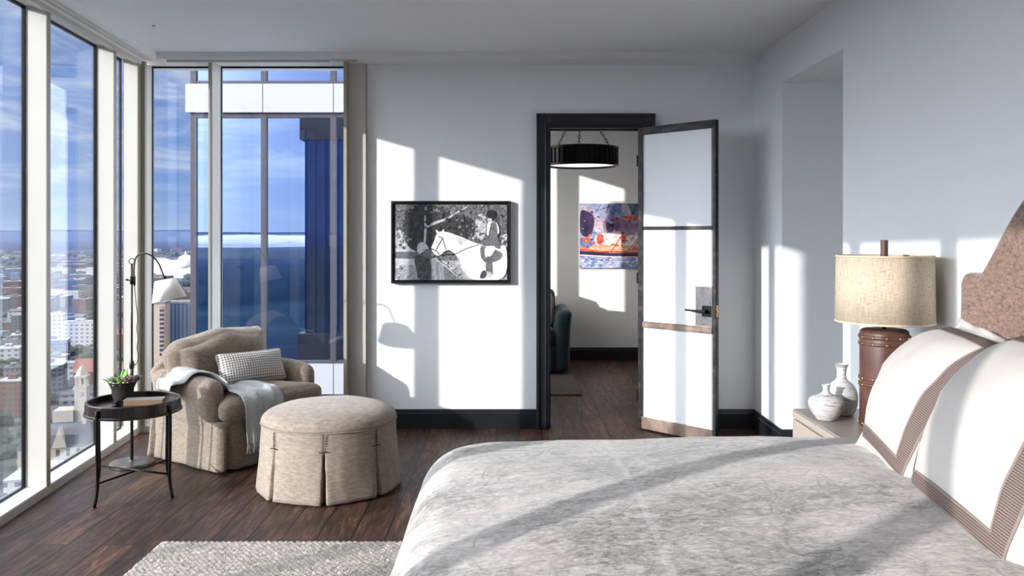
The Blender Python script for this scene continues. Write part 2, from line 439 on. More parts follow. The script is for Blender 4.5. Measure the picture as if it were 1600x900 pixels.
bm = NB()
box(bm, -1.062, .257, D, 6.21, 0, H); box(bm, .96, 3.4, D, 6.21, 0, H); box(bm, .257, .96, D, 6.21, 2.22, H)
build('wall_back', bm, WALL, kind='structure')
NY0, NY1, NH = 4.45, 5.453, 2.412
bm = NB()
box(bm, XR, XR+.13, NY1, D, 0, H); box(bm, XR, XR+.13, NY0, NY1, NH, H); box(bm, XR, XR+.13, YB, NY0, 0, H)
build('wall_right', bm, WALL, kind='structure')
bm = NB()
box(bm, XR+.13, 3.3, NY1, NY1+.13, 0, NH); build('wall_passage_far', bm, WALL, kind='structure')
bm = NB()
box(bm, XR+.13, 3.3, NY0-.13, NY0, 0, NH); build('wall_passage_near', bm, WALL, kind='structure')
bm = NB(); box(bm, 3.3, 3.4, NY0-.13, NY1+.13, 0, NH+.1); build('wall_passage_end', bm, WALL, kind='structure')
bm = NB(); box(bm, XR+.13, 3.4, NY0-.13, NY1+.13, NH, NH+.1); build('ceiling_passage', bm, CEIL, kind='structure')
bm = NB(); box(bm, -1.95, XR+.1, YB-.1, YB, 0, H); build('wall_front', bm, WALL, kind='structure')
# dropped edges of the ceiling
bm = NB(); box(bm, -2.52, XR, 5.87, D, 2.655, H); box(bm, -2.75, -1.062, D, 6.3, 2.655, H); build('trim_1', bm, CEIL, kind='structure')
bm = NB(); lbox(bm, -.14, .135, YB, 5.93, 2.655, H+.2); build('trim_2', bm, CEIL, kind='structure')
# blind tracks under the dropped edge
bm = NB(); lbox(bm, -.012, .022, YB, 5.93, 2.628, 2.655); build('trim_3', bm, CREAM, kind='structure')
bm = NB(); lbox(bm, -.105, -.085, YB, 5.86, 2.640, 2.655); lbox(bm, -.06, -.05, YB, 5.86, 2.647, 2.655); build('trim_4', bm, CREAM, kind='structure')
bm = NB(); box(bm, -2.45, -1.30, 5.90, 5.93, 2.640, 2.655); box(bm, -1.30, -1.10, 5.875, 5.95, 2.650, 2.655); build('trim_5', bm, CREAM, kind='structure')

# left window wall: ledge, fins, panes
tn = [6]
def trim(bm, mats, **k):
    o = build('trim_%d' % tn[0], bm, mats, kind='structure', **k); tn[0] += 1; return o
bm = NB(); lbox(bm, 0, .15, YB, 5.96, -.12, .045, 0)
bm2 = NB(); lbox(bm2, .004, .118, YB, 5.93, .045, .049); trim(bm, CREAM); trim(bm2, SILLW)
FINS = [-1.9, -1.15, -.50, .25, 1.11, 1.98, 2.39, 2.95, 3.955, 4.535, 5.475]  # fins out of view are placed to cast the shadow bands
FW = {1.98: .07}
for y in FINS:
    bm = NB(); w_ = FW.get(y, .023); lbox(bm, .0, .125, y-w_, y+w_, .045, 2.655, 0); lbox(bm, -.001, .003, y-w_-.0005, y+w_+.0005, .045, 2.655, 1); trim(bm, [CREAM, TAN])
edges = [YB]+FINS+[5.89]
GL_T = .112
for i in range(len(edges)-1):
    y0 = edges[i]+(FW.get(edges[i], .023) if i else 0); y1 = edges[i+1]-(FW.get(edges[i+1], .023) if i < len(edges)-2 else 0)
    r = empty('window_%d' % (i+1), LM @ Vector((GL_T, sY((y0+y1)/2), .05)), kind='structure')
    L = r.matrix_world.copy(); off = r.location
    def wb(t0, t1, a, b, z0, z1, nm, mt):
        bm = NB(); box(bm, t0, t1, sY(a), sY(b), z0, z1, 0, LM)
        for v in bm.verts: v.co -= off
        return build(nm, bm, mt, r)
    wb(GL_T, GL_T+.010, y0, y1, .05, 2.65, 'glass', GLASS)
    bm = NB()
    for (a, b, z0, z1) in ((y0, y0+.008, .05, 2.65), (y1-.008, y1, .05, 2.65), (y0, y1, .045, .057), (y0, y1, 2.640, 2.655)):
        box(bm, GL_T-.004, GL_T+.014, sY(a), sY(b), z0, z1, 0, LM)
    for v in bm.verts: v.co -= off
    build('gasket', bm, BLACKM, r)
# corner post
bm = NB(); lbox(bm, 0, .10, 5.89, 5.935, .045, 2.655, 0); lbox(bm, -.001, .004, 5.888, 5.936, .045, 2.655, 1)
box(bm, -2.76, -2.655, 5.93, 6.16, .045, 2.655, 0); box(bm, -2.664, -2.625, 5.95, 5.98, .045, 2.655, 1); trim(bm, [CREAM, TAN])
# back window wall
GY = 6.14
bm = NB(); box(bm, -2.76, -1.06, 5.95, 6.20, -.12, .045); trim(bm, CREAM)
bm = NB(); box(bm, -2.170, -2.146, 5.955, 6.16, .045, 2.655, 0); box(bm, -2.172, -2.150, 5.95, 5.956, .045, 2.655, 1); trim(bm, [CREAM, TAN])
bm = NB(); box(bm, -1.205, -1.183, 5.95, 6.18, .045, 2.655, 0); trim(bm, TAN)
bm = NB(); box(bm, -1.183, -1.062, 6.03, 6.21, 0, 2.655, 0); trim(bm, CREAM)
bm = NB(); box(bm, -1.0625, -1.0585, 6.025, 6.082, 0, 2.655, 0); trim(bm, TAN)
for k, (a, b) in enumerate(((-2.655, -2.170), (-2.146, -1.205))):
    r = empty('window_%d' % (20+k), ((a+b)/2, GY, .05), kind='structure')
    def bb(nm, mt, lst):
        bm = NB()
        for q in lst: box(bm, *q)
        for v in bm.verts: v.co -= r.location
        return build(nm, bm, mt, r)
    bb('glass', GLASS, [(a, b, GY, GY+.010, .05, 2.65)])
    bb('gasket', BLACKM, [(a, a+.006, GY-.004, GY+.014, .05, 2.65), (b-.006, b, GY-.004, GY+.014, .05, 2.65), (a, b, GY-.004, GY+.014, .045, .056), (a, b, GY-.004, GY+.014, 2.643, 2.655)])

# baseboards: profiled
def baseboard(name, pts, h=.14):
    """pts: wall line; profile sticks out to the left of the travel direction"""
    bm = NB(); prof = [(0, 0), (.020, 0), (.020, h-.032), (.014, h-.024), (.012, h-.006), (.006, h), (0, h)]
    P2 = [Vector((p[0], p[1])) for p in pts]; n = len(P2); rows = []
    for i, p in enumerate(P2):
        d0 = (P2[i]-P2[i-1]).normalized() if i > 0 else (P2[1]-P2[0]).normalized()
        d1 = (P2[i+1]-P2[i]).normalized() if i < n-1 else d0
        n0 = Vector((-d0.y, d0.x)); n1 = Vector((-d1.y, d1.x)); m = (n0+n1); m = m/(m.dot(n0)) if m.length > 1e-6 else n0
        rows.append([bm.verts.new((p.x+m.x*a, p.y+m.y*a, z)) for a, z in prof])
    for a, b in zip(rows, rows[1:]):
        for k in range(len(prof)): bm.faces.new((a[k], b[k], b[(k+1) % len(prof)], a[(k+1) % len(prof)]))
    bm.faces.new(rows[0]); bm.faces.new(rows[-1][::-1])
    return build(name, bm, TRIM, kind='structure')
baseboard('baseboard_back', [(.177, D), (-1.058, D)])
baseboard('baseboard_right', [(3.3, NY1), (XR, NY1), (XR, D), (1.04, D)])
baseboard('baseboard_right_near', [(XR, YB), (XR, NY0), (3.3, NY0)])

# ------------------------------------------------------------------ door
door = empty('door_1', (.61, 6.06, 0), kind='structure')
def DB(nm, mt, lst, parent=door, bev=.003):
    bm = NB()
    for q in lst: box(bm, *q)
    for v in bm.verts: v.co -= door.location
    o = build(nm, bm, mt, parent); bevel(o, bev); return o
DB('door_frame', TRIM, [
    (.177, .263, 6.045, D, 0, 2.294), (.954, 1.04, 6.045, D, 0, 2.294), (.263, .954, 6.045, D, 2.208, 2.294),
    (.177, .197, 6.030, 6.05, 0, 2.294), (1.02, 1.04, 6.030, 6.05, 0, 2.294), (.177, 1.04, 6.030, 6.05, 2.274, 2.294),
    (.240, .250, 6.038, 6.05, 0, 2.22), (.967, .977, 6.038, 6.05, 0, 2.22), (.25, .967, 6.038, 6.05, 2.22, 2.23),
    (.257, .272, 6.05, 6.215, 0, 2.205), (.945, .96, 6.05, 6.215, 0, 2.205), (.257, .96, 6.05, 6.215, 2.190, 2.208),
    (.272, .284, 6.12, 6.15, 0, 2.195), (.933, .945, 6.12, 6.15, 0, 2.195), (.272, .945, 6.12, 6.15, 2.178, 2.195)])
# leaf, local x along the leaf from the hinge, y = thickness backwards
LP0 = Vector((.915, 6.045, 0)); LP1 = Vector((1.366, 5.585, 0)); ld = (LP1-LP0); LW_ = ld.length; la = math.atan2(ld.y, ld.x)
leafM = Matrix.Translation(LP0-door.location) @ Matrix.Rotation(la, 4, 'Z')
def leaf(nm, mt, lst, parent, bev=.002, smooth=False):
    bm = NB()
    for q in lst: box(bm, *q)
    for v in bm.verts: v.co = leafM @ v.co
    o = build(nm, bm, mt, parent); bevel(o, bev); return o
W_ = LW_; TH = .040
lf = leaf('door_leaf', STEEL, [
    (0, .032, 0, TH, .012, 2.19), (W_-.024, W_, 0, TH, .012, 2.19), (.032, W_-.024, 0, TH, 2.135, 2.19),
    (.032, W_-.024, .004, TH-.004, 1.448, 1.474),
    (.032, .040, -.004, .0, .10, 2.14), (W_-.030, W_-.024, -.004, .0, .10, 2.14)], door)
leaf('bottom_rail', STEELW, [(.032, W_-.024, 0, TH, .012, .085), (.032, W_-.024, -.004, 0, .085, .10)], lf)
leaf('middle_rail', STEELW, [(.032, W_-.024, -.002, TH+.002, .752, .782), (.032, W_-.024, .002, TH-.002, .742, .752), (.032, W_-.024, .002, TH-.002, .782, .79)], lf)
for z0, z1 in ((.095, .75), (.785, 1.455), (1.47, 2.14)):
    leaf('glass_panel', FROST, [(.030, W_-.022, .014, .026, z0, z1)], lf)
LP = Vector((0, 0, 0))
def m_plate():
    b = MB('grey_plate'); n = b.noise(30, 4); b.color(b.ramp(n, [(.3, (.09, .09, .10)), (.7, (.16, .155, .16))])); b.set(Roughness=.45, Metallic=.6); return b.m
leaf('lock_plate', m_plate(), [(W_-.152, W_-.022, -.005, TH+.005, .79, 1.062)], lf)
leaf('plate_rim', STEELW, [(W_-.155, W_-.022, -.007, 0, .782, .800), (W_-.155, W_-.022, -.007, 0, 1.050, 1.062), (W_-.155, W_-.149, -.007, 0, .79, 1.062)], lf)
bm = NB()
hx, hz = W_-.062, .897
for q in ((hx-.034, hx-.029, -.013, 0, hz-.037, hz+.037), (hx+.029, hx+.034, -.013, 0, hz-.037, hz+.037), (hx-.034, hx+.034, -.013, 0, hz-.037, hz-.031), (hx-.034, hx+.034, -.013, 0, hz+.031, hz+.037), (hx-.034, hx+.034, -.006, 0, hz-.037, hz+.037)): box(bm, *q)
tube(bm, [(hx, 0, hz), (hx, -.052, hz)], .013, 14)
tube(bm, [(hx+.005, -.045, hz), (hx-.05, -.050, hz+.001), (hx-.145, -.050, hz+.003)], [.010, .009, .006], 12)
for v in bm.verts: v.co = leafM @ v.co
build('lever_handle', bm, BLACKM, lf)
bm = NB(); box(bm, W_-.001, W_+.001, .010, .030, .86, .94)
tube(bm, [(W_, .02, .895), (W_+.013, .02, .895)], .007, 10)
for v in bm.verts: v.co = leafM @ v.co
build('latch_bolt', bm, BRASS, lf)
for hz_ in (.25, 1.1, 1.95):
    bm = NB(); tube(bm, [(-.004, .0, hz_-.04), (-.004, .0, hz_+.04)], .007, 10)
    for v in bm.verts: v.co = leafM @ v.co
    build('hinge', bm, BLACKM, lf)

# ------------------------------------------------------------------ the room beyond the door
FY = 9.38
bm = NB(); box(bm, -1.25, 3.4, FY, FY+.13, 0, H); build('wall_far', bm, WALL, kind='structure')
bm = NB(); box(bm, 3.0, 3.13, 6.21, FY, 0, H); build('wall_far_right', bm, WALL, kind='structure')
bm = NB(); xw0, xw1 = -1.25, -1.12
box(bm, xw0, xw1, 6.21, FY, 0, 1.20); box(bm, xw0, xw1, 6.21, 7.40, 1.20, H); box(bm, xw0, xw1, 7.90, 8.00, 1.20, H); box(bm, xw0, xw1, 8.65, FY, 1.20, H)
build('wall_far_left', bm, WALL, kind='structure')
bf = baseboard('baseboard_far', [(3.0, FY), (-1.12, FY)])

# ------------------------------------------------------------------ framed photograph
def art(name, parent, org, wd, ht, y, layers):
    """flat picture of coloured shapes; u to the right, v up, layers stand .5 mm apart"""
    bm = NB(); mats = []
    for i, (pts, mat, smooth) in enumerate(layers):
        if mat not in mats: mats.append(mat)
        Q = [Vector((p[0], p[1], 0)) for p in pts]
        if smooth:
            for _ in range(2):
                Q = [c_ for a_, b_ in zip(Q, Q[1:]+Q[:1]) for c_ in (a_.lerp(b_, .25), a_.lerp(b_, .75))]
        vs = []
        for q in Q:
            u = min(1, max(0, q.x)); v = min(1, max(0, q.y))
            c = Vector((u*wd, -i*.00003, v*ht))
            if not vs or (vs[-1].co-c).length > 1e-5: vs.append(bm.verts.new(c))
        if len(vs) > 2:
            f = bm.faces.new(vs); f.material_index = mats.index(mat)
    bmesh.ops.triangulate(bm, faces=bm.faces[:])
    me = bpy.data.meshes.new(name); bm.to_mesh(me); bm.free()
    for m in mats: me.materials.append(m)
    o = bpy.data.objects.new(name, me); link(o); o.parent = parent; o.location = (org[0]-parent.location.x, y-parent.location.y, org[1]-parent.location.z)
    return o
def mottle(name, lo, hi, scale=40, det=6, stretch=(1, 1, 1)):
    b = MB(name); n = b.noise(scale, det, .65, vec=b.mapping(stretch))
    b.color(b.ramp(n, [(.38, lo), (.62, hi)])); b.set(Roughness=.5); return b.m
g = lambda v: (v, v, v*1.02)
A_TREE = mottle('print_foliage', g(.03), g(.22), 55)
A_DARK = mottle('print_shadow', g(.012), g(.05), 30)
A_LIGHT = mottle('print_haze', g(.30), g(.62), 40)
A_GRASS = mottle('print_grass', g(.22), g(.42), 70, stretch=(.4, 1, 1.5))
A_WHITE = mottle('print_white', g(.72), g(.92), 14)
A_GREY = mottle('print_grey', g(.40), g(.60), 60)
A_COAT = mottle('print_coat', g(.02), g(.09), 60)
A_MID = mottle('print_mid', g(.07), g(.20), 80)
A_WOOD = mottle('print_wood', g(.10), g(.35), 60, stretch=(3, 1, .3))
A_BLACK = mottle('print_black', g(.006), g(.02), 40)
def cv(pts): return [((x-152)/993, (768-y)/663) for x, y in pts]
def band(pts, wdt):
    """a stroke as a polygon, in crop units"""
    up, dn = [], []
    for i, p in enumerate(pts):
        a = pts[max(0, i-1)]; b = pts[min(len(pts)-1, i+1)]; dx, dy = b[0]-a[0], b[1]-a[1]; L = math.hypot(dx, dy) or 1
        ww = wdt if not isinstance(wdt, (list, tuple)) else wdt[i]
        up.append((p[0]-dy/L*ww/2, p[1]+dx/L*ww/2)); dn.append((p[0]+dy/L*ww/2, p[1]-dx/L*ww/2))
    return up+dn[::-1]
horse = [
    (cv([(152, 768), (1145, 768), (1145, 105), (152, 105)]), A_TREE, False),
    (cv([(270, 105), (560, 105), (700, 200), (860, 230), (870, 330), (820, 410), (700, 420), (520, 520), (300, 520), (250, 430), (215, 330), (230, 240)]), A_DARK, True),
    (cv([(152, 310), (200, 320), (235, 400), (250, 450), (300, 500), (152, 505)]), A_LIGHT, True),
    (cv([(860, 230), (900, 180), (960, 200), (960, 330), (930, 430), (820, 415), (870, 350)]), A_LIGHT, True),
    (cv([(152, 610), (480, 600), (1145, 590), (1145, 768), (152, 768)]), A_GRASS, False),
    (cv([(152, 510), (500, 512), (500, 580), (152, 580)]), A_MID, False),
    (cv([(152, 485), (290, 490), (345, 520), (152, 520)]), A_GREY, False),
    (cv([(152, 578), (330, 584), (330, 632), (152, 640)]), A_GREY, False),
    (cv([(1080, 380), (1145, 360), (1145, 520), (1080, 500)]), A_GREY, False),
    (cv(band([(415, 450), (425, 300), (418, 200)], [18, 20, 10])), A_GREY, False),
    (cv(band([(428, 300), (520, 262), (610, 232), (700, 175), (815, 112)], [26, 24, 20, 15, 10])), A_LIGHT, False),
    'FOLIAGE',
    # horse: body, neck, head
    (cv([(690, 545), (730, 600), (760, 690), (820, 768), (940, 768), (1145, 768), (1145, 462), (1090, 470), (1000, 470), (900, 455), (820, 425), (770, 400), (700, 375), (640, 352), (600, 345), (575, 340), (545, 345), (515, 375), (505, 420), (480, 470), (470, 495), (490, 530), (520, 555), (560, 550), (590, 515), (630, 500), (670, 525)]), A_WHITE, True),
    (cv([(515, 325), (545, 345), (540, 360), (522, 355)]), A_WHITE, False), (cv([(565, 345), (585, 320), (592, 350), (580, 372)]), A_WHITE, False),
    (cv([(700, 400), (740, 400), (800, 412), (770, 430), (745, 470), (715, 450)]), A_GREY, True),
    (cv([(690, 545), (740, 640), (790, 720), (820, 755), (795, 752), (755, 700), (720, 630)]), A_GREY, True),
    (cv(band([(540, 385), (575, 400), (560, 430), (520, 500)], 10)), A_BLACK, False), (cv(band([(575, 400), (605, 500)], 8)), A_BLACK, False),
    (cv(band([(470, 492), (520, 510), (548, 545)], 9)), A_BLACK, False), (cv(band([(470, 492), (500, 560)], 7)), A_BLACK, False),
    (cv([(512, 438), (530, 434), (528, 446), (514, 448)]), A_BLACK, True),
    (cv(band([(550, 550), (690, 540), (780, 495), (895, 458)], 7)), A_BLACK, False),
    # saddle pad and rider
    (cv([(900, 462), (960, 470), (1100, 510), (1112, 560), (1080, 605), (1000, 630), (940, 628), (905, 580), (893, 520)]), A_WHITE, True),
    (cv([(905, 465), (955, 475), (1100, 520), (1105, 565), (1070, 600), (1000, 618), (945, 615), (910, 570)]), A_MID, True),
    (cv([(950, 470), (1040, 480), (1040, 500), (1000, 560), (960, 585), (945, 540)]), A_WHITE, True),
    (cv([(955, 560), (1010, 560), (1018, 640), (1022, 740), (960, 745), (955, 650)]), A_MID, True),
    (cv([(925, 680), (965, 690), (960, 755), (895, 757)]), A_COAT, True), (cv([(965, 690), (1000, 700), (1022, 735), (965, 745)]), A_GREY, False),
    (cv([(970, 255), (1040, 250), (1075, 300), (1075, 380), (960, 385), (968, 320)]), A_WHITE, True),
    (cv([(1010, 255), (1050, 260), (1060, 330), (1060, 390), (1090, 470), (1085, 500), (1040, 485), (1030, 465), (940, 475), (915, 450), (900, 440), (945, 430), (985, 390), (995, 340), (995, 285)]), A_MID, True),
    (cv([(975, 225), (1010, 225), (1012, 250), (985, 265), (970, 245)]), A_GREY, True),
    (cv([(958, 195), (975, 160), (1010, 147), (1040, 165), (1048, 205), (1035, 230), (990, 228), (955, 205)]), A_BLACK, True),
    # person at the fence
    (cv([(330, 560), (360, 545), (420, 570), (460, 620), (478, 690), (470, 768), (352, 768), (350, 690), (325, 610)]), A_COAT, True),
    (cv([(350, 470), (375, 435), (415, 435), (450, 475), (455, 500), (400, 520), (370, 545), (352, 515)]), A_GREY, True),
    (cv([(400, 510), (455, 490), (490, 520), (510, 560), (450, 585), (415, 560)]), A_MID, True),
    (cv([(465, 580), (520, 575), (590, 640), (590, 768), (478, 768), (475, 660)]), A_WOOD, False),
    (cv([(590, 640), (700, 720), (735, 768), (590, 768)]), A_MID, False),
    (cv(band([(500, 575), (600, 645), (740, 768)], 9)), A_LIGHT, False),
]
def scatter(n, seed, u0, u1, v0, v1, size, mats, asp=1.0, ok=None):
    r = random.Random(seed); out = []
    while len(out) < n:
        u, v = r.uniform(u0, u1), r.uniform(v0, v1)
        if ok and not ok(u, v): continue
        s_ = size*r.uniform(.4, 1.3); a0 = r.uniform(0, 6)
        out.append(([(u+s_*asp*math.cos(a0+k*1.05)*r.uniform(.6, 1.2), v+s_*1.4*math.sin(a0+k*1.05)*r.uniform(.6, 1.2)) for k in range(6)], r.choice(mats), False))
    return out
A_LEAF = mottle('print_leaf', g(.10), g(.34), 90)
horse = [l for q in horse for l in (scatter(170, 3, 0, 1, .42, 1, .017, [A_TREE, A_LEAF, A_MID, A_COAT], ok=lambda u, v: not (.15 < u < .62 and v < .88 and abs(u-.38) < .17+.1*(v < .6))) + scatter(40, 5, .12, .68, .5, .9, .02, [A_DARK, A_COAT]) + scatter(60, 8, 0, 1, 0, .25, .012, [A_GRASS, A_GREY], 2.0) if q == 'FOLIAGE' else [q])]
pf = empty('framed_photograph', ((611-800)/F*6.045+.43, 6.06, 1.06), label='black-framed black and white photograph of a rider on a white horse', cat='picture')
fx0, fx1 = (611-800)/F*6.04, (798-800)/F*6.04; fz0, fz1 = CZ-(443-365)/F*6.04, CZ+(365-314)/F*6.04
def loc_box(nm, mt, lst, parent, bev=0):
    bm = NB()
    for q in lst: box(bm, *q)
    for v in bm.verts: v.co -= parent.location
    o = build(nm, bm, mt, parent)
    if bev: bevel(o, bev)
    return o
FRM = simple('black_frame', (.008, .009, .011), .3, var=.2)
e = .014
loc_box('frame', FRM, [(fx0, fx0+e, 6.035, D-.001, fz0, fz1), (fx1-e, fx1, 6.035, D-.001, fz0, fz1), (fx0+e, fx1-e, 6.035, D-.001, fz0, fz0+e), (fx0+e, fx1-e, 6.035, D-.001, fz1-e, fz1),
    (fx0+e, fx1-e, 6.068, 6.078, fz0+e, fz1-e)], pf, .001)
e2 = .026
loc_box('canvas', A_BLACK, [(fx0+e2-.002, fx1-e2+.002, 6.050, 6.070, fz0+e2-.002, fz1-e2+.002)], pf)
art('print', pf, (fx0+e2, fz0+e2), fx1-fx0-2*e2, fz1-fz0-2*e2, 6.0498, horse)

# sailing picture in the far room
bp = empty('boat_picture', (1.2, FY-.015, 1.04), label='frameless colour picture of a wooden sailing yacht at sea, hanging in the far room', cat='picture')
px0 = (906-800)/F*9.355; px1 = px0+.80; pz0 = CZ-(419-365)/F*9.355; pz1 = CZ+(365-318)/F*9.355
loc_box('canvas', A_BLACK, [(px0, px1, FY-.03, FY-.001, pz0, pz1)], bp)
B_SKY = mottle('boat_sky', (.16, .22, .42), (.36, .42, .62), 10)
B_SEA = mottle('boat_sea', (.04, .09, .35), (.55, .65, .88), 22, 6, (.5, 1, 2.2))
B_SAIL = mottle('boat_sail', (.25, .20, .30), (.62, .56, .66), 6)
B_DARK = mottle('boat_dark', (.015, .012, .05), (.06, .04, .12), 10)
B_WOOD = mottle('boat_wood', (.45, .16, .07), (.95, .62, .42), 14, 5, (.4, 1, 2))
B_RED = mottle('boat_red', (.40, .03, .03), (.80, .16, .08), 25)
B_PURP = mottle('boat_violet', (.10, .06, .16), (.34, .24, .34), 9)
B_PALE = mottle('boat_pale', (.62, .48, .46), (.92, .84, .82), 16)
B_BLUE = mottle('boat_blue', (.04, .07, .30), (.20, .30, .62), 20)
def bc(pts): return [((x-178)/710, (830-y)/706) for x, y in pts]
boat = [
    (bc([(178, 830), (888, 830), (888, 124), (178, 124)]), B_SKY, False),
    (bc([(650, 124), (888, 124), (888, 300), (700, 300)]), mottle('boat_teal', (.05, .10, .18), (.12, .2, .3), 12), False),
    (bc([(178, 130), (250, 150), (340, 230), (430, 300), (420, 430), (330, 450), (300, 330), (178, 240)]), B_SAIL, True),
    (bc([(178, 190), (240, 200), (330, 260), (310, 420), (280, 490), (178, 480)]), B_DARK, True),
    (bc([(430, 240), (560, 270), (720, 340), (800, 350), (888, 300), (888, 430), (700, 470), (480, 460), (400, 420)]), B_PURP, True),
    (bc([(510, 124), (600, 124), (590, 260), (500, 250), (480, 240)]), B_BLUE, True),
    (bc([(590, 130), (650, 124), (680, 200), (700, 320), (650, 330), (640, 200), (600, 250)]), B_SAIL, True),
    (bc([(560, 255), (888, 270), (888, 300), (720, 320), (620, 290)]), B_RED, True),
    (bc([(435, 290), (520, 300), (515, 440), (440, 440)]), B_DARK, True), (bc([(440, 305), (480, 290), (500, 330), (450, 335)]), B_BLUE, True), (bc([(505, 318), (555, 312), (555, 335), (510, 336)]), B_RED, True),
    (bc([(330, 470), (420, 440), (640, 470), (888, 480), (888, 590), (640, 590), (400, 590), (320, 560)]), B_PALE, True),
    (bc([(340, 470), (420, 450), (410, 570), (350, 575)]), B_RED, True), (bc([(590, 460), (640, 470), (640, 560), (590, 560)]), B_RED, True),
    (bc([(178, 600), (300, 570), (640, 590), (888, 570), (888, 660), (560, 670), (178, 640)]), B_WOOD, True),
    (bc([(178, 500), (230, 490), (320, 500), (330, 580), (250, 600), (178, 590)]), B_BLUE, True), (bc([(200, 490), (290, 485), (280, 540), (240, 560), (205, 540)]), B_RED, True),
    (bc([(178, 615), (400, 640), (888, 650), (888, 665), (400, 660), (178, 635)]), B_RED, False),
    (bc([(178, 640), (500, 665), (888, 665), (888, 720), (500, 700), (178, 690)]), B_DARK, False),
    (bc([(178, 680), (500, 700), (888, 705), (888, 715), (500, 712), (178, 692)]), B_PALE, False),
    (bc([(178, 695), (400, 710), (888, 715), (888, 830), (178, 830)]), B_SEA, False),
]
for (a, b) in (((390, 130), (330, 220)), ((470, 130), (440, 230)), ((350, 200), (500, 150)), ((610, 450), (490, 650)), ((770, 520), (700, 640)), ((800, 460), (660, 640)), ((178, 430), (340, 445)), ((740, 130), (700, 240))):
    boat.append((bc(band([a, b], 7)), B_DARK, False))
boat += scatter(70, 4, 0, 1, .02, .17, .012, [B_SEA, B_BLUE, B_PALE], 2.6) + scatter(60, 6, 0, 1, .3, .55, .012, [B_RED, B_PALE, B_DARK, B_WOOD, B_BLUE], 1.2) + scatter(35, 9, 0, 1, .55, .95, .014, [B_PURP, B_SAIL, B_DARK, B_BLUE], 1.4)
art('print', bp, (px0, pz0), px1-px0, pz1-pz0, FY-.0305, boat)

# ------------------------------------------------------------------ rug
def rug():
    x0, x1, y0, y1 = -1.60, .25, 1.2, 3.80
    nx, ny = 250, 330
    bm = NB()
    def f(u, v):
        x = x0+(x1-x0)*u; y = y0+(y1-y0)*v
        a = x/.026; b = y/.017; row = math.floor(b)
        loop = abs(math.sin(math.pi*(a+.5*(row % 2))))*abs(math.sin(math.pi*b))
        n = mnoise.noise(Vector((x*60, y*60, 0)))
        ed = min(u*(x1-x0), (1-u)*(x1-x0), v*(y1-y0), (1-v)*(y1-y0))
        h = .011+.014*loop**.6+.004*n
        if ed < .004: h = .002
        x += .004*mnoise.noise(Vector((y*40, 3, 0))); y += .004*mnoise.noise(Vector((x*40, 9, 0)))
        return (x, y, h)
    grid(bm, f, nx, ny)
    build('area_rug', bm, RUGM, smooth=True, label='ivory chunky loop-weave wool rug on the dark floor beside the bed', cat='rug')
rug()

# ------------------------------------------------------------------ armchair
ch = empty('armchair', (-1.786, 5.462, 0), math.radians(-33.9), label='taupe chenille armchair with skirted base in the window corner', cat='armchair')
def rrect(hx, hy, r, n=8):
    out = []
    for cx, cy, a0 in ((hx-r, hy-r, 0), (-hx+r, hy-r, 90), (-hx+r, -hy+r, 180), (hx-r, -hy+r, 270)):
        for k in range(n+1):
            a = math.radians(a0+90*k/n); out.append(Vector((cx+r*math.cos(a), cy+r*math.sin(a), 0)))
    # densify straight runs
    res = []
    m = len(out)
    for i in range(m):
        a, b = out[i], out[(i+1) % m]; L = (b-a).length; k = max(1, int(L/.012))
        for j in range(k): res.append(a.lerp(b, j/k))
    return res
def skirt_mesh(hx, hy, r, z0, z1, pleats, flare=.02, ztop_close=.0, wob=.004, gap=.016, depth=.05):
    bm = NB(); base = rrect(hx, hy, r); n = len(base)
    zs = [z0+(z1-z0)*k/14 for k in range(15)]
    rows = []
    for z in zs:
        t = (z-z0)/(z1-z0); row = []
        for i, p in enumerate(base):
            nrm = (base[(i+1) % n]-base[i-1]); nrm = Vector((nrm.y, -nrm.x, 0)).normalized()
            off = flare*(1-t)**1.5+wob*math.sin(i*.33)*(1-t)+.003*mnoise.noise(Vector((p.x*9, p.y*9, z*7)))
            for q in pleats:
                d = (p-Vector((q[0], q[1], 0))).length
                wd = gap*(1-t)**.7+.004
                if t < .93: off -= depth*math.exp(-(d/wd)**4)*min(1, (1-t)*3)
                if d < .07: off += .004*(1-t)
            row.append(bm.verts.new((p.x+nrm.x*off, p.y+nrm.y*off, z+(.002*math.sin(i*.2) if t == 0 else 0))))
        rows.append(row)
    for a, b in zip(rows, rows[1:]):
        for i in range(n): bm.faces.new((a[i], a[(i+1) % n], b[(i+1) % n], b[i]))
    bm.faces.new(rows[-1])
    bm.faces.new(rows[0][::-1])
    return bm
build('skirt', skirt_mesh(.365, .42, .045, .012, .29, [(.365, -.365), (.365, .365), (-.30, -.42)], flare=.018), VELVET, ch, smooth=True)
PADN = lambda p, s, a: a*mnoise.noise(Vector((p.x*s, p.y*s, p.z*s)))
def arm(sgn):
    bm = NB()
    def wp(p, q):
        fr = max(0, q.x)                      # towards the front
        p = p.copy()
        p.z += .010-.012*q.x
        top = max(0, q.z)
        p.y += sgn*(.022*top*(1-.2*fr))+sgn*.008*(1-abs(q.z))
        p.y *= 1.0
        if q.z > .2: p.x -= .0
        p += Vector((0, 0, 0))*0
        k = PADN(p, 9, .006); p.z += k; p.y += k*.5
        return p
    soft_box(bm, .305, .070, .165, r=.066, bulge=(.012, .006, .01), n=14, c=(-.035, sgn*.352, .375), warp=wp)
    o = build('arm', bm, VELVET, ch, smooth=True); sub(o, 1)
    return o
arms = [arm(-1), arm(1)]
bm = NB()
def wb_(p, q):
    p = p.copy(); p.x -= .05*max(0, q.z)
    p.y *= 1+.03*max(0, q.z)
    p.z += -.05*max(0, q.z)*abs(q.y)**4
    return p
soft_box(bm, .050, .395, .205, r=.048, bulge=(.01, .0, .04), n=14, c=(-.318, 0, .400), warp=wb_)
bk = build('back_frame', bm, VELVET, ch, smooth=True); sub(bk, 1)
bm = NB()
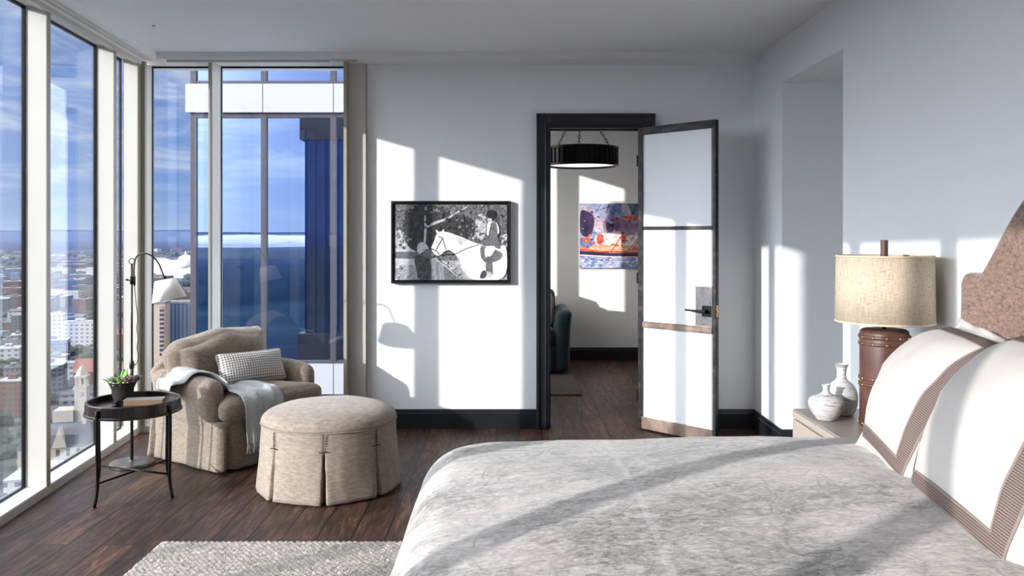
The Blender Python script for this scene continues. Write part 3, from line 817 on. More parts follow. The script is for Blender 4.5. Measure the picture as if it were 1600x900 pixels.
def ws_(p, q):
    p = p.copy()
    w_ = 1/(1+math.exp(-(p.x-.16)*60)); p.y *= 1+.36*w_
    p.z += PADN(p, 7, .008)+.012*(1-q.y**2)*(q.z > 0)
    return p
soft_box(bm, .315, .285, .072, r=.055, bulge=(.02, .0, .025), n=18, c=(.075, 0, .352), warp=ws_)
sc_ = build('seat_cushion', bm, VELVET, ch, smooth=True); sub(sc_, 1)
bm = NB()
def wc_(p, q):
    p = p.copy()
    y = q.y
    if q.z > 0: p.z += q.z*(.022*math.cos((y-.1)*math.pi*1.3)+.022*max(0, y)**5*2-.045*max(0, -y)**2.2-.010)
    p.x += -.10*(p.z)*1.1
    p.y *= 1+.05*q.z
    p += Vector((PADN(p, 6, .018), PADN(p+Vector((3, 1, 2)), 6, .010), PADN(p+Vector((8, 4, 2)), 5, .022)))
    p.x += .006*math.sin(9*p.y+14*p.z)
    return p
soft_box(bm, .125, .352, .190, r=.115, bulge=(.045, .018, .0), n=22, c=(-.165, -.055, .600), warp=wc_)
bcu = build('back_cushion', bm, VELVET, ch, smooth=True); sub(bcu, 1)
# seams of the back cushion: curved piping on its left side
bm = NB()
def seam_pts(xo):
    out = []
    for k in range(17):
        t = k/16; out.append(Vector((-.165+xo+.02*math.sin(t*3.1)-.08*(t-.5), -.318-.014*math.sin(t*3.14), .43+.33*t)))
    return out
# ------- bodies used to lay the soft things on
def bvh_of(objs):
    V = []; Fc = []
    for o in objs:
        o_m = Matrix.Identity(4)
        base = len(V); V += [v.co.copy() for v in o.data.vertices]
        Fc += [tuple(base+i for i in p.vertices) for p in o.data.polygons]
    return BVHTree.FromPolygons(V, Fc)
bm.free()
tree = bvh_of(arms+[sc_, bk, bcu])
def surf(x, y, z0=1.2):
    h = tree.ray_cast(Vector((x, y, z0)), Vector((0, 0, -1)))
    return h[0].z if h[0] is not None else 0.0
arm_tree = bvh_of(arms+[sc_])
def surf2(x, y):
    h = arm_tree.ray_cast(Vector((x, y, .75)), Vector((0, 0, -1)))
    return h[0].z if h[0] is not None else 0.0
# throw: centre line in chair coordinates, cloth lies on arm and seat, then hangs over the front edge
line = [(-.10, -.425, .155), (-.08, -.40, .155), (-.03, -.35, .14), (.03, -.28, .135), (.10, -.215, .14), (.18, -.17, .145), (.27, -.15, .15), (.36, -.145, .15), (.415, -.145, .15)]
cl = spline([(a, b, c) for a, b, c in line], 8)
NVv = 30
rows = []
S = len(cl)
zprev = None
for i, c in enumerate(cl):
    d = (cl[min(i+1, S-1)]-cl[max(i-1, 0)]); d.z = 0; d.normalize(); nrm = Vector((-d.y, d.x, 0))
    row = []
    for j in range(NVv+1):
        v = 2*j/NVv-1; p = Vector((c.x, c.y, 0))+nrm*v*c.z
        p.x = min(p.x, .418)
        z = max(surf2(p.x+dx, p.y+dy) for dx in (-.012, 0, .012) for dy in (-.012, 0, .012))
        if p.y < -.30 and p.x < .27: z = max(z, .500)
        z = max(z, .415)
        if p.x > .385: z = .425-(p.x-.385)*1.0
        rip = .011*math.sin(v*7.5+i*.05)+.007*math.sin(v*15+1.3+i*.09)
        row.append([p.x, p.y, z+.016+rip])
    rows.append(row)
# smooth z so that the cloth bridges hollows
for _ in range(5):
    for i in range(1, len(rows)-1):
        for j in range(1, NVv):
            m = (rows[i-1][j][2]+rows[i+1][j][2]+rows[i][j-1][2]+rows[i][j+1][2])/4
            rows[i][j][2] = max(rows[i][j][2], m) if m < rows[i][j][2]+.03 else rows[i][j][2]+.012
# outer end hangs a little down the outside of the arm
first = rows[0]
pre = []
for k in range(4, 0, -1):
    pre.append([[q[0]-.004*k, min(q[1], -.440)-.006, min(q[2], .535)-.022*k] for q in first])
last = rows[-1]; post = []
zb = .155
for k in range(1, 15):
    t = k/14; r_ = []
    for j, q in enumerate(last):
        v = 2*j/NVv-1
        x = .425+.012*t+.009*math.sin(v*9+.5)*min(1, t*2)+.004*math.sin(v*17)
        r_.append([x, q[1]*1.0+(-.145-q[1])*.22*t-.02*t, (q[2]-.01)*(1-t)+zb*t])
    post.append(r_)
rows = pre+rows+post
bm = NB(); VV = [[bm.verts.new(q) for q in r] for r in rows]
for a, b in zip(VV, VV[1:]):
    for j in range(NVv): bm.faces.new((a[j], b[j], b[j+1], a[j+1]))
for v in bm.verts: v.co.z += .004*mnoise.noise(v.co*22)
last_pts = [Vector(q) for q in rows[-1]]
th = empty('throw_blanket', ch.location, ch.rotation_euler.z, label='pale grey fringed wool throw draped over the arm and seat of the taupe armchair', cat='throw blanket')
o = build('cloth', bm, THROW, th, smooth=True); solid(o, .007, 0); sub(o, 1)
bm = NB()
for j in range(0, NVv*2):
    a = last_pts[j//2].lerp(last_pts[min(NVv, j//2+1)], .5*(j % 2))
    dx, dy = random.uniform(-.008, .008), random.uniform(-.008, .008); L = random.uniform(.045, .06)
    tube(bm, [a, a+Vector((dx*.4+.002, dy*.4, -L*.5)), a+Vector((dx, dy, -L))], [.0022, .0018, .0014], 5)
build('fringe', bm, THROW, th, smooth=True, kind='stuff')

# lumbar pillow
bm = NB()
def wl_(p, q):
    p = p.copy(); k = (1-abs(q.y)**3)*(1-abs(q.z)**3)
    p.x *= .25+.75*k**.5 if k > 0 else .25
    p.z *= 1-.06*(1-q.y**2); p.y *= 1-.05*(1-q.z**2)
    return p
soft_box(bm, .062, .240, .112, r=.03, bulge=(.02, 0, 0), n=18, c=(0, 0, 0), warp=wl_)
lp = build('lumbar_pillow', bm, LUMBAR, None, smooth=True, label='small oblong cushion in a brown and cream diamond weave on the armchair seat', cat='cushion')
lp.rotation_euler = (math.radians(-1), math.radians(-24), math.radians(-33.9-8)); lw = Matrix.Rotation(math.radians(-33.9), 4, 'Z') @ Vector((.060, .045, 0)); lp.location = ch.location+lw+Vector((0, 0, .545)); sub(lp, 1)

# ------------------------------------------------------------------ ottoman
ot = empty('ottoman', (-1.034, 4.716, 0), label='round pale taupe velvet ottoman with a box-pleated skirt in front of the armchair', cat='ottoman')
NP = 8; R0 = .372
PA = [math.radians(-82+45*k) for k in range(NP)]
SEG = 480
def ott_r(a, z):
    t = max(0, (.375-z)/.363)
    r = R0+.022*t**1.2
    dm = min(abs((a-p+math.pi) % (2*math.pi)-math.pi) for p in PA)
    s = dm*R0
    if z < .275:
        k = (.275-z)/.263
        wd = .003+.008*k
        r += .010*k*math.exp(-((s-wd-.012)/.03)**2)
        r -= .055*math.exp(-(s/wd)**6)*min(1, k*8)
    else:
        r -= .004*math.exp(-(s/.006)**2)
    r += .0025*math.sin(a*16+2)*t+.003*mnoise.noise(Vector((a*6, z*10, 0)))
    return r
bm = NB(); rows = []
zs = [.010, .03, .07, .12, .17, .21, .24, .26, .27, .278, .29, .31, .335, .36, .375]
for z in zs:
    rows.append([bm.verts.new((ott_r(2*math.pi*i/SEG, z)*math.cos(2*math.pi*i/SEG), ott_r(2*math.pi*i/SEG, z)*math.sin(2*math.pi*i/SEG), z+(.004*mnoise.noise(Vector((i*.05, 0, 0))) if z == .010 else 0))) for i in range(SEG)])
for a, b in zip(rows, rows[1:]):
    for i in range(SEG): bm.faces.new((a[i], a[(i+1) % SEG], b[(i+1) % SEG], b[i]))
bm.faces.new(rows[-1]); bm.faces.new(rows[0][::-1])
build('skirt', bm, VELVETL, ot, smooth=True)
bm = NB(); pr = [(R0-.004, .365), (R0+.003, .378), (R0+.004, .392), (R0-.006, .412), (R0-.035, .435), (R0-.09, .452), (R0-.17, .463), (R0-.27, .469), (.02, .470)]
lathe(bm, pr, 72)
for v in bm.verts: v.co.z += .004*mnoise.noise(v.co*7)
sub(build('top_cushion', bm, VELVETL, ot, smooth=True), 1)
bm = NB(); tube(bm, [((R0+.004)*math.cos(a), (R0+.004)*math.sin(a), .374+.0015*math.sin(a*9)) for a in [2*math.pi*k/90 for k in range(90)]], .0035, 6, closed=True)
build('piping', bm, VELVETL, ot, smooth=True)
for p in PA:
    bm = NB(); rr = R0+.002
    M = Matrix.Rotation(p, 4, 'Z')
    def st(dy, z, w_, h_, rot=0):
        vs = box(bm, rr+.003, rr+.008, dy-w_, dy+w_, z-h_, z+h_)
        for v in vs: v.co = M @ v.co
    for k in range(13): st(.003*(-1)**k, .283+.0068*k, .0024, .0026)
    for k in range(-4, 5): st(.006*k, .279+.0012*(k % 2), .0024, .0022)
    build('stitching', bm, STITCH, ot)

# ------------------------------------------------------------------ side table
TBX, TBY = -2.075, 4.565
tb = empty('side_table', (TBX, TBY, 0), label='small round dark wood tray table on four splayed iron legs by the window', cat='side table')
bm = NB()
lathe(bm, [(0, .486), (.226, .486), (.226, .512), (.229, .516), (.238, .516), (.241, .512), (.243, .465), (.243, .459), (.249, .457), (.249, .448), (.243, .446), (0, .446)], 72, cap=False)
bevel(build('tray', bm, TRAY, tb, smooth=False), .0015)
ang0 = math.radians(25)
for k in range(4):
    a = ang0+math.pi/4+k*math.pi/2
    c, s = math.cos(a), math.sin(a)
    bm = NB(); pts = spline([(.250*c, .250*s, .498), (.250*c, .250*s, .40), (.249*c, .249*s, .28), (.246*c, .246*s, .15), (.246*c, .246*s, .11), (.252*c, .252*s, .06), (.266*c, .266*s, .002)], 4)
    tube(bm, pts, .0085, 10); build('leg', bm, BLACKM, tb, smooth=True)
for k in range(2):
    a = ang0+math.pi/4+k*math.pi/2; c, s = math.cos(a), math.sin(a)
    bm = NB(); z = .118+.008*k; tube(bm, [(-.238*c, -.238*s, z), (.238*c, .238*s, z)], .0055, 10); build('stretcher', bm, BLACKM, tb, smooth=True)

# potted succulent on the tray
pp = empty('potted_succulent', (-2.180, 4.660, .486), label='jade-green and dusky succulents in a dark pewter pot on the tray table', cat='plant')
pp.scale = (1.1, 1.1, 1.1)
bm = NB(); lathe(bm, [(0, .001), (.040, .001), (.046, .012), (.052, .04), (.053, .060), (.060, .078), (.070, .098), (.072, .100), (.068, .099), (.055, .078), (.0, .078)], 36, cap=False)
build('pot', bm, POTM, pp, smooth=True)
bm = NB(); lathe(bm, [(0, .088), (.061, .086)], 24, cap=False); build('soil', bm, simple('soil', (.05, .035, .025), .95), pp)
bm = NB()
for k in range(46):
    a = random.uniform(0, 6.28); r = .062*math.sqrt(random.random()); s = random.uniform(.006, .011)
    bmesh.ops.create_icosphere(bm, subdivisions=1, radius=s, matrix=Matrix.Translation((r*math.cos(a), r*math.sin(a), .090+random.uniform(0, .006))))
build('pebbles', bm, PEBBLE, pp, smooth=True, kind='stuff')
def leafm(bm, base, d, L, wd, th=.004, curl=.2):
    d = d.normalized(); s = d.cross(Vector((0, 0, 1))); s = s.normalized() if s.length > .01 else Vector((1, 0, 0)); n = s.cross(d).normalized()
    def f(u, v):
        t = v; w_ = wd*math.sin(math.pi*min(1, t*.85+.12))**.8*(1 if t < .95 else .5); a = 2*math.pi*u
        return base+d*L*t+n*(curl*L*t*t)+s*w_*math.cos(a)+n*th*math.sin(a)*(1-.5*t)
    grid(bm, f, 8, 6, wrapu=True)
def rosette(x, y, z, R, n, mat, up=.6, nm='rosette'):
    bm = NB()
    for k in range(n):
        a = 2.4*k; t = k/n
        leafm(bm, Vector((x, y, z)), Vector((math.cos(a)*(1-.6*t), math.sin(a)*(1-.6*t), up*.5+up*t*1.2)), R*(1-.45*t), R*.24, .004)
    build(nm, bm, mat, pp, smooth=True)
rosette(-.028, -.028, .095, .040, 12, LEAFD); rosette(.035, -.02, .098, .050, 16, LEAFP); rosette(.055, .03, .10, .040, 12, LEAFP); rosette(-.05, .02, .095, .04, 12, LEAFP)
bm = NB()
for (x, y, L, a, t) in ((-.02, 0, .060, 2.6, .9), (0, -.01, .075, 1.2, 1.6), (.01, -.02, .06, -.4, 1.2), (.0, .01, .07, 2.0, 2.4), (-.02, -.02, .055, 3.5, .5), (.015, 0, .07, .3, 1.8), (-.04, -.01, .06, 3.2, .25), (.005, -.03, .05, -1.5, 1.0)):
    leafm(bm, Vector((x, y, .092)), Vector((math.cos(a), math.sin(a), t)), L, .015, .004, .1)
build('jade_shoot', bm, LEAFG, pp, smooth=True)

# patterned box lying on the tray
def m_boxside():
    b = MB('ikat_box_side'); sep = b.n('ShaderNodeSeparateXYZ'); b.l(b.tc.outputs['Object'], sep.inputs[0])
    u = b.math('PINGPONG', b.math('MULTIPLY', sep.outputs[0], 1), .014); v = b.math('ABSOLUTE', b.math('SUBTRACT', sep.outputs[2], .011))
    f = b.math('FRACT', b.math('MULTIPLY', b.math('ADD', u, v), 110))
    b.color(b.ramp(f, [(.45, (.03, .015, .01)), (.55, (.46, .29, .16))], 'LINEAR')); return b.m
bx = empty('keepsake_box', (-2.015, 4.565, .486), math.radians(10), label='low grey-topped box with a brown diamond-patterned side on the tray table', cat='box')
bm = NB(); box(bm, -.10, .10, -.038, .038, 0, .026); bevel(build('body', bm, m_boxside(), bx), .001)
bm = NB(); box(bm, -.102, .102, -.040, .040, .026, .032); bevel(build('lid', bm, simple('grey_lid', (.22, .20, .18), .35), bx), .001)
bm = NB(); lathe(bm, [(0, 0), (.016, 0), (.022, .006), (.012, .014), (.020, .022), (.008, .028), (0, .029)], 10)
o = build('glass_stopper', bm, BLACKM, None, label='tiny dark faceted glass ornament beside the patterned box on the tray table', cat='ornament'); o.location = (-2.145, 4.52, .486)

# ------------------------------------------------------------------ floor lamp
FLX, FLY = -2.335, 5.11
fl = empty('floor_lamp', (FLX, FLY, 0), label='slim iron pharmacy floor lamp with an arched arm and white shade', cat='floor lamp')
bm = NB(); lathe(bm, [(0, 0), (.125, 0), (.128, .004), (.128, .018), (.122, .024), (.02, .027), (.012, .034), (0, .034)], 56, cap=False); bevel(build('base', bm, NICKEL, fl, smooth=True), .001)
bm = NB(); tube(bm, [(0, 0, .03), (0, 0, .62)], .0095, 12); tube(bm, [(0, 0, .60), (0, 0, 1.235)], .0060, 12); build('pole', bm, BRONZE, fl, smooth=True)
bm = NB(); lathe(bm, [(.008, .590), (.014, .595), (.014, .630), (.010, .640), (.006, .642)], 16)
tube(bm, [(0, 0, .615), (.028, -.01, .618)], .004, 8); build('collar', bm, BRONZE, fl, smooth=True)
bm = NB(); tube(bm, [(.017*math.cos(a), 0, 1.252+.017*math.sin(a)) for a in [2*math.pi*k/24 for k in range(24)]], .0026, 8, closed=True); build('finial_ring', bm, BRONZE, fl, smooth=True)
bm = NB(); tube(bm, [(0, 0, 1.112), (0, 0, 1.160)], .011, 14); tube(bm, [(.016, 0, 1.108), (.016, 0, 1.160)], .007, 12); tube(bm, [(-.028, 0, 1.136), (0, 0, 1.136)], .005, 10)
lathe(bm, [(.001, -.004), (.008, -.002), (.008, .006), (.001, .008)], 12, c=(-.030, 0, 1.136)); build('clamp', bm, BLACKM, fl, smooth=True)
arc = spline([(.016, 0, 1.10), (.018, -.01, 1.20), (.030, -.02, 1.262), (.060, -.03, 1.297), (.105, -.035, 1.300), (.150, -.035, 1.277), (.180, -.03, 1.235), (.198, -.03, 1.190), (.212, -.03, 1.160)], 6)
bm = NB(); tube(bm, arc, .0048, 10); build('arm', bm, BRONZE, fl, smooth=True)
bm = NB(); axd = Vector((.21, .0, -.975)).normalized(); s0 = Vector((.212, -.03, 1.162))
tube(bm, [s0, s0+axd*.035], [.011, .014], 14); tube(bm, [s0+axd*.02, s0+axd*.02+Vector((.035, 0, .006))], .005, 8)
build('socket', bm, BLACKM, fl, smooth=True)
bm = NB(); R = Vector((0, 0, -1)).rotation_difference(axd).to_matrix().to_4x4(); T = Matrix.Translation(s0+axd*.022)
lathe(bm, [(.060, 0), (.099, -.125)], 40, cap=False)
for v in bm.verts: v.co = T @ R @ v.co
o = build('lamp_shade', bm, WHITE_SH, fl, smooth=True); solid(o, .0025)
bm = NB()
for k in range(3):
    a = 2*math.pi*k/3; tube(bm, [(0, 0, -.004), (.055*math.cos(a), .055*math.sin(a), -.002)], .0018, 6)
for v in bm.verts: v.co = T @ R @ v.co
build('shade_spider', bm, BRONZE, fl, smooth=True)
cpts = spline([(.016, 0, 1.10), (.022, 0, 1.04), (.030, -.005, .98), (.040, -.008, .90), (.034, -.008, .84), (.044, -.01, .78), (.036, -.01, .72), (.046, -.01, .68), (.040, -.008, .64), (.026, -.008, .617)], 6)
bm = NB(); tube(bm, cpts, .0022, 6); build('power_cord', bm, BLACKM, fl, smooth=True)
bm = NB(); tube(bm, spline([(.10, .05, .006), (.18, .03, .004), (.30, .08, .004), (.45, .02, .004)], 6), .003, 6); build('power_cord', bm, BLACKM, fl, smooth=True)

# ------------------------------------------------------------------ bed
BX0, BX1, BY0, BY1 = -.29, 1.70, 1.02, 3.08
BT = .655
bed = empty('bed', (.8, 2.0, 0), label='upholstered bed with a tall rust-brown camelback headboard against the right wall', cat='bed')
def bedbox(nm, mt, q, bev=.02):
    bm = NB(); box(bm, *q)
    for v in bm.verts: v.co -= bed.location
    o = build(nm, bm, mt, bed); bevel(o, bev, 3); return o
bedbox('bed_base', HEADF, (BX0+.10, BX1-.02, BY0+.08, BY1-.08, .10, .32))
bedbox('mattress', LINENW, (BX0+.10, BX1-.02, BY0+.06, BY1-.07, .32, .60), .05)
for x in (BX0+.2, BX1-.15):
    for y in (BY0+.2, BY1-.2):
        bm = NB(); tube(bm, [(x-.8, y-2, .0), (x-.8, y-2, .10)], [.02, .028], 12); build('leg', bm, TRAY, bed, smooth=True)
# headboard: silhouette in y-z, thick along x
def head_z(t):           # t: distance from the far edge
    if t < .05: return 1.245+.035*math.sin(t/.05*math.pi/2)
    if t < .15: return 1.28
    k = min(1, (t-.15)/.42); return 1.28+.33*(math.sin(k*math.pi/2)**1.15)*1.0
bm = NB(); WB = BY1+.03-(BY0-.03); N_ = 90; XF, XB = 1.655, XR-.006
def hb(u, v):
    t = u*WB/2 if u <= .5 else (1-u)*WB/2
    return t
prof = []
for i in range(N_+1):
    s = i/N_*WB; t = min(s, WB-s); prof.append((BY1+.03-s, head_z(t)))
nz = 10; rings = []
for (y, z) in prof:
    t = min(BY1+.03-y, y-(BY0-.03)); ins = .035*math.exp(-t/.02)
    loop = []
    for k in range(9):
        a = math.pi*k/8; loop.append((XF+.04-.04*math.cos(0) if 0 else None, a))
    r = .03
    pts = [(XF+ins, .30), (XF+ins*.6, .7), (XF+ins*.6, 1.0), (XF+ins, z-.10), (XF+ins, z-r), (XF+r*.3+ins, z-r*.3), (XF+r+ins, z), (XB-r, z), (XB, z-r), (XB, .30)]
    rings.append([bm.verts.new((x, y, zz)) for x, zz in pts])
for a, b in zip(rings, rings[1:]):
    m = len(a)
    for k in range(m): bm.faces.new((a[k], a[(k+1) % m], b[(k+1) % m], b[k]))
bm.faces.new(rings[0]); bm.faces.new(rings[-1][::-1])
for v in bm.verts: v.co -= bed.location
build('headboard', bm, HEADF, bed, smooth=True)

# duvet: a puffed cover with rounded corners hanging over foot and sides
def duvet():
    bm = NB(); nu, nv = 170, 150
    x0, x1, y0, y1 = BX0, BX1-.02, BY0, BY1
    cx, cy = (x0+x1)/2, (y0+y1)/2; hx, hy = (x1-x0)/2, (y1-y0)/2; rc = .26; re = .13
    drop = .42
    def f(u, v):
        # square in, rounded rectangle with drop out; a runs over the top then down
        a = (2*u-1)*(1+drop/hx); b = (2*v-1)*(1+drop/hy)
        px, py = a*hx, b*hy
        # distance outside of the inner flat area measured along the cloth
        ix, iy = hx-rc, hy-rc
        qx = max(-ix, min(ix, px)); qy = max(-iy, min(iy, py)); d = Vector((px-qx, py-qy)); L = d.length
        if L < 1e-6: ox, oy, z = px, py, 0.0
        else:
            dn = d/L
            flat = rc-re
            if L <= flat: rr, z = L, 0.0
            else:
                s = L-flat; arc = re*math.pi/2
                if s < arc: th_ = s/re; rr = flat+re*math.sin(th_); z = -re*(1-math.cos(th_))
                else: rr = flat+re+.02*min(1, (s-arc)*3); z = -re-(s-arc)
            # keep the cloth from gathering to a point in the corners
            if px*px > ix*ix and py*py > iy*iy: pass
            ox, oy = qx+dn.x*rr, qy+dn.y*rr
        z = max(z, -.46)
        wav = .014*mnoise.noise(Vector((ox*1.6, oy*1.8, 3)))+.005*mnoise.noise(Vector((ox*6, oy*7, 1)))
        sag = .088*max(0, 1-abs(oy/hy)**2.2)*max(0, 1-abs((ox-.25)/(hx+.25))**2.6)
        if z < -.12:
            k = min(1, (-z-.12)/.3); ox += .02*k*math.sin(oy*9)*(1 if abs(px) > ix else 0); oy += .02*k*math.sin(ox*8)*(1 if abs(py) > iy else 0)
        return (cx+ox, cy+oy, BT+z+wav+sag)
    grid(bm, f, nu, nv)
    bmesh.ops.remove_doubles(bm, verts=bm.verts[:], dist=.0005)
    for v in bm.verts: v.co -= Vector((cx, cy, BT))
    o = build('duvet', bm, DUVET, None, smooth=True, loc=(cx, cy, BT), label='grey duvet cover in a faded oriental pattern spread over the bed', cat='duvet')
    solid(o, .02, -1)
duvet()

def sham(name, c, yaw, lean, roll, half, T, lbl, hz=.31):
    """square pillow: local x = front normal, y = width, z = up the pillow"""
    root = empty(name, c, 0, label=lbl, cat='pillow')
    root.rotation_mode = 'XYZ'
    R = Matrix.Rotation(yaw, 4, 'Z') @ Matrix.Rotation(lean, 4, 'Y') @ Matrix.Rotation(roll, 4, 'X')
    root.rotation_euler = R.to_euler()
    core = .90
    def thick(u, v):
        a, b = abs(u)/core, abs(v)/core
        if a >= 1 or b >= 1: return 0.0
        return T*((1-a**2.6)*(1-b**2.6))**.62*(1-.35*max(0, -v))
    def pos(u, v, side, lift=0):
        k = max(abs(u), abs(v))
        t = thick(u, v)
        # corners pull in, edges bow inwards
        y = u*half*(1-.05*(1-v*v)); z = v*hz*(1-.05*(1-u*u))
        fl = max(0, (k-core)/(1-core))
        wv = .012*fl*math.sin(u*8+v*3+c[0]*9)+.010*fl*math.sin(v*10-u*4)
        x = side*(t+.003+lift)+wv-.02*(u*u+v*v)*0
        wr = .004*mnoise.noise(Vector((u*4+c[1], v*4, 1.7)))*(1 if t > 0 else 0)+.006*mnoise.noise(Vector((u*9, v*2+c[1]*3, 5)))*max(0, k-.55)
        return Vector((-(x+wr*side), y, z+hz))
    bm = NB(); n = 72
    A = [[bm.verts.new(pos(2*i/n-1, 2*j/n-1, 1)) for j in range(n+1)] for i in range(n+1)]
    B = [[bm.verts.new(pos(2*i/n-1, 2*j/n-1, -1)) for j in range(n+1)] for i in range(n+1)]
    for i in range(n):
        for j in range(n):
            bm.faces.new((A[i][j], A[i+1][j], A[i+1][j+1], A[i][j+1])); bm.faces.new((B[i][j], B[i][j+1], B[i+1][j+1], B[i+1][j]))
    for i in range(n):
        bm.faces.new((A[i][0], B[i][0], B[i+1][0], A[i+1][0])); bm.faces.new((A[i][n], A[i+1][n], B[i+1][n], B[i][n]))
        bm.faces.new((A[0][i], A[0][i+1], B[0][i+1], B[0][i])); bm.faces.new((A[n][i], B[n][i], B[n][i+1], A[n][i+1]))
    cv_ = build('pillowcase', bm, LINENW, root, smooth=True)
    def ringband(k0, k1, lift, nm, mt):
        bm = NB(); m = 60; path = []
        for s in range(4):
            for i in range(m):
                q = 2*i/m-1; path.append([(q, -1), (1, q), (-q, 1), (-1, -q)][s])
        L = len(path); rws = []
        for kk in (k0, k0+(k1-k0)*.33, k0+(k1-k0)*.66, k1):
            rws.append([bm.verts.new(pos(p[0]*kk, p[1]*kk, 1, lift)) for p in path])
        for a, b in zip(rws, rws[1:]):
            for i in range(L): bm.faces.new((a[i], a[(i+1) % L], b[(i+1) % L], b[i]))
        return build(nm, bm, mt, root, smooth=True)
    ringband(.71, .825, .003, 'tape_border', TAPE)
    ringband(.70, .714, .0045, 'tape_piping', TAPE_EDGE); ringband(.822, .836, .0045, 'tape_piping', TAPE_EDGE)
    return root
sham('euro_pillow', (1.09, 2.50, .705), math.radians(-11), math.radians(38), math.radians(0), .30, .16, 'ivory square pillow with brown tape border, farther one, beside the leather lamp', .275)
sham('euro_pillow', (1.02, 1.97, .690), math.radians(-7), math.radians(36), math.radians(0), .335, .17, 'ivory square pillow with brown tape border, the nearer and larger of the two', .30)

# ------------------------------------------------------------------ nightstand and what stands on it
NX0, NX1, NY0_, NY1_, NZ = 1.285, XR-.005, 3.17, 3.815, .62
ns = empty('nightstand', ((NX0+NX1)/2, (NY0_+NY1_)/2, 0), label='taupe lacquered nightstand with drawers between the bed and the passage', cat='nightstand')
def nb(nm, mt, q, parent=ns, bev=.003):
    bm = NB(); box(bm, *q)
    for v in bm.verts: v.co -= ns.location
    o = build(nm, bm, mt, parent); bevel(o, bev); return o
nb('carcass', NSTAND, (NX0+.018, NX1, NY0_+.005, NY1_-.005, .04, NZ-.03))
nb('top', NTOP, (NX0+.004, NX1, NY0_, NY1_, NZ-.008, NZ))
nb('rail', NSTAND, (NX0, NX1, NY0_, NY1_, NZ-.038, NZ-.008))
for z0, z1 in ((.335, .575), (.06, .325)):
    d = nb('drawer', NSTAND, (NX0, NX0+.02, NY0_+.006, NY1_-.004, z0, z1))
    nb('handle', NICKEL, (NX0-.018, NX0, (NY0_+NY1_)/2-.07, (NY0_+NY1_)/2+.07, z1-.06, z1-.05), d)
nb('plinth', TRIM, (NX0+.05, NX1-.02, NY0_+.03, NY1_-.03, 0, .05))

TLX, TLY = 1.555, 3.475
tl = empty('table_lamp', (TLX, TLY, NZ), label='table lamp with studded brown leather column and oatmeal linen drum shade', cat='table lamp')
bm = NB(); lathe(bm, [(0, 0), (.095, 0), (.097, .004), (.097, .380), (.094, .396), (.084, .404), (.04, .407), (0, .407)], 56, cap=False); build('leather_column', bm, LEATHER, tl, smooth=True)
for z0, z1 in ((.338, .352), (.364, .382), (.168, .182), (.194, .208), (.004, .024)):
    bm = NB(); lathe(bm, [(.096, z0), (.1005, z0+.001), (.1010, (z0+z1)/2), (.1005, z1-.001), (.096, z1)], 56, cap=False); s_ = build('leather_strap', bm, LEATHER, tl, smooth=True)
    bm = NB()
    for k in range(12):
        a = 2*math.pi*k/12+.2
        bmesh.ops.create_icosphere(bm, subdivisions=2, radius=.0042, matrix=Matrix.Translation((.1012*math.cos(a), .1012*math.sin(a), (z0+z1)/2)))
    build('brass_studs', bm, BRASS, s_, smooth=True, kind='stuff')
bm = NB(); tube(bm, [(0, 0, .40), (0, 0, .72)], .009, 12); build('stem', bm, BLACKM, tl, smooth=True)
bm = NB(); tube(bm, [(0, 0, .700), (0, 0, .775)], .015, 20); bevel(build('finial', bm, LEATHER, tl, smooth=False), .001)
bm = NB(); lathe(bm, [(.194, .432), (.190, .712)], 64, cap=False); o = build('lamp_shade', bm, SHADE, tl, smooth=True); solid(o, .004, -1)
for z, r in ((.432, .1945), (.7045, .1905)):
    bm = NB(); lathe(bm, [(r-.001, z), (r+.0012, z), (r+.0012, z+.0075), (r-.001, z+.0075)], 64, cap=False); build('shade_binding', bm, SHADE_EDGE, o, smooth=True)
bm = NB()
for k in range(3):
    a = 2*math.pi*k/3+.4; tube(bm, [(0, 0, .70), (.188*math.cos(a), .188*math.sin(a), .704)], .0025, 6)
build('shade_spider', bm, BLACKM, tl, smooth=True)

def vase(nm, c, prof, lbl):
    bm = NB(); lathe(bm, [(r, z) for r, z in spl2(prof)], 48, cap=False)
    o = build(nm, bm, VASE, None, smooth=True, loc=c, label=lbl, cat='vase'); return o
def spl2(prof):
    return [(max(0.0, q.x), q.y) for q in spline([(r, z, 0) for r, z in prof], 5)]
vase('stoneware_vase', (1.350, 3.575, NZ), [(0, .001), (.030, .001), (.042, .010), (.066, .045), (.0735, .078), (.062, .098), (.030, .112), (.0150, .124), (.0135, .140), (.0170, .152), (.0185, .155), (.0150, .153), (.011, .140), (.009, .12)],
     'smaller squat bottle vase in brushed white stoneware on the nightstand')
vase('stoneware_vase', (1.462, 3.690, NZ), [(0, .001), (.040, .001), (.054, .012), (.066, .045), (.0665, .095), (.050, .132), (.028, .152), (.0200, .170), (.0215, .200), (.0270, .218), (.0320, .224), (.0270, .221), (.018, .200), (.015, .17)],
     'taller bottle vase in brushed white stoneware behind the squat one on the nightstand')

# wall switch on the passage wall
sw = empty('wall_switch', (2.235, NY1-.004, 1.345), label='grey wall control plate with a black key on the passage wall', cat='switch')
bm = NB(); box(bm, -.035, .10, -.006, .004, -.065, .065); bevel(build('plate', bm, simple('grey_plate_paint', (.20, .21, .20), .5), sw), .002)
bm = NB(); box(bm, -.012, .077, -.010, -.006, -.045, .045); bevel(build('key', bm, BLACKM, sw), .001)
# smoke-detector dot in the ceiling
bm = NB(); lathe(bm, [(0, 0), (.008, 0), (.010, .004), (.010, .01)], 16); o = build('ceiling_sensor', bm, CREAM, None, smooth=True, label='tiny white round sensor head set in the bedroom ceiling', cat='sensor'); o.location = (-2.20, 5.11, H-.0095)

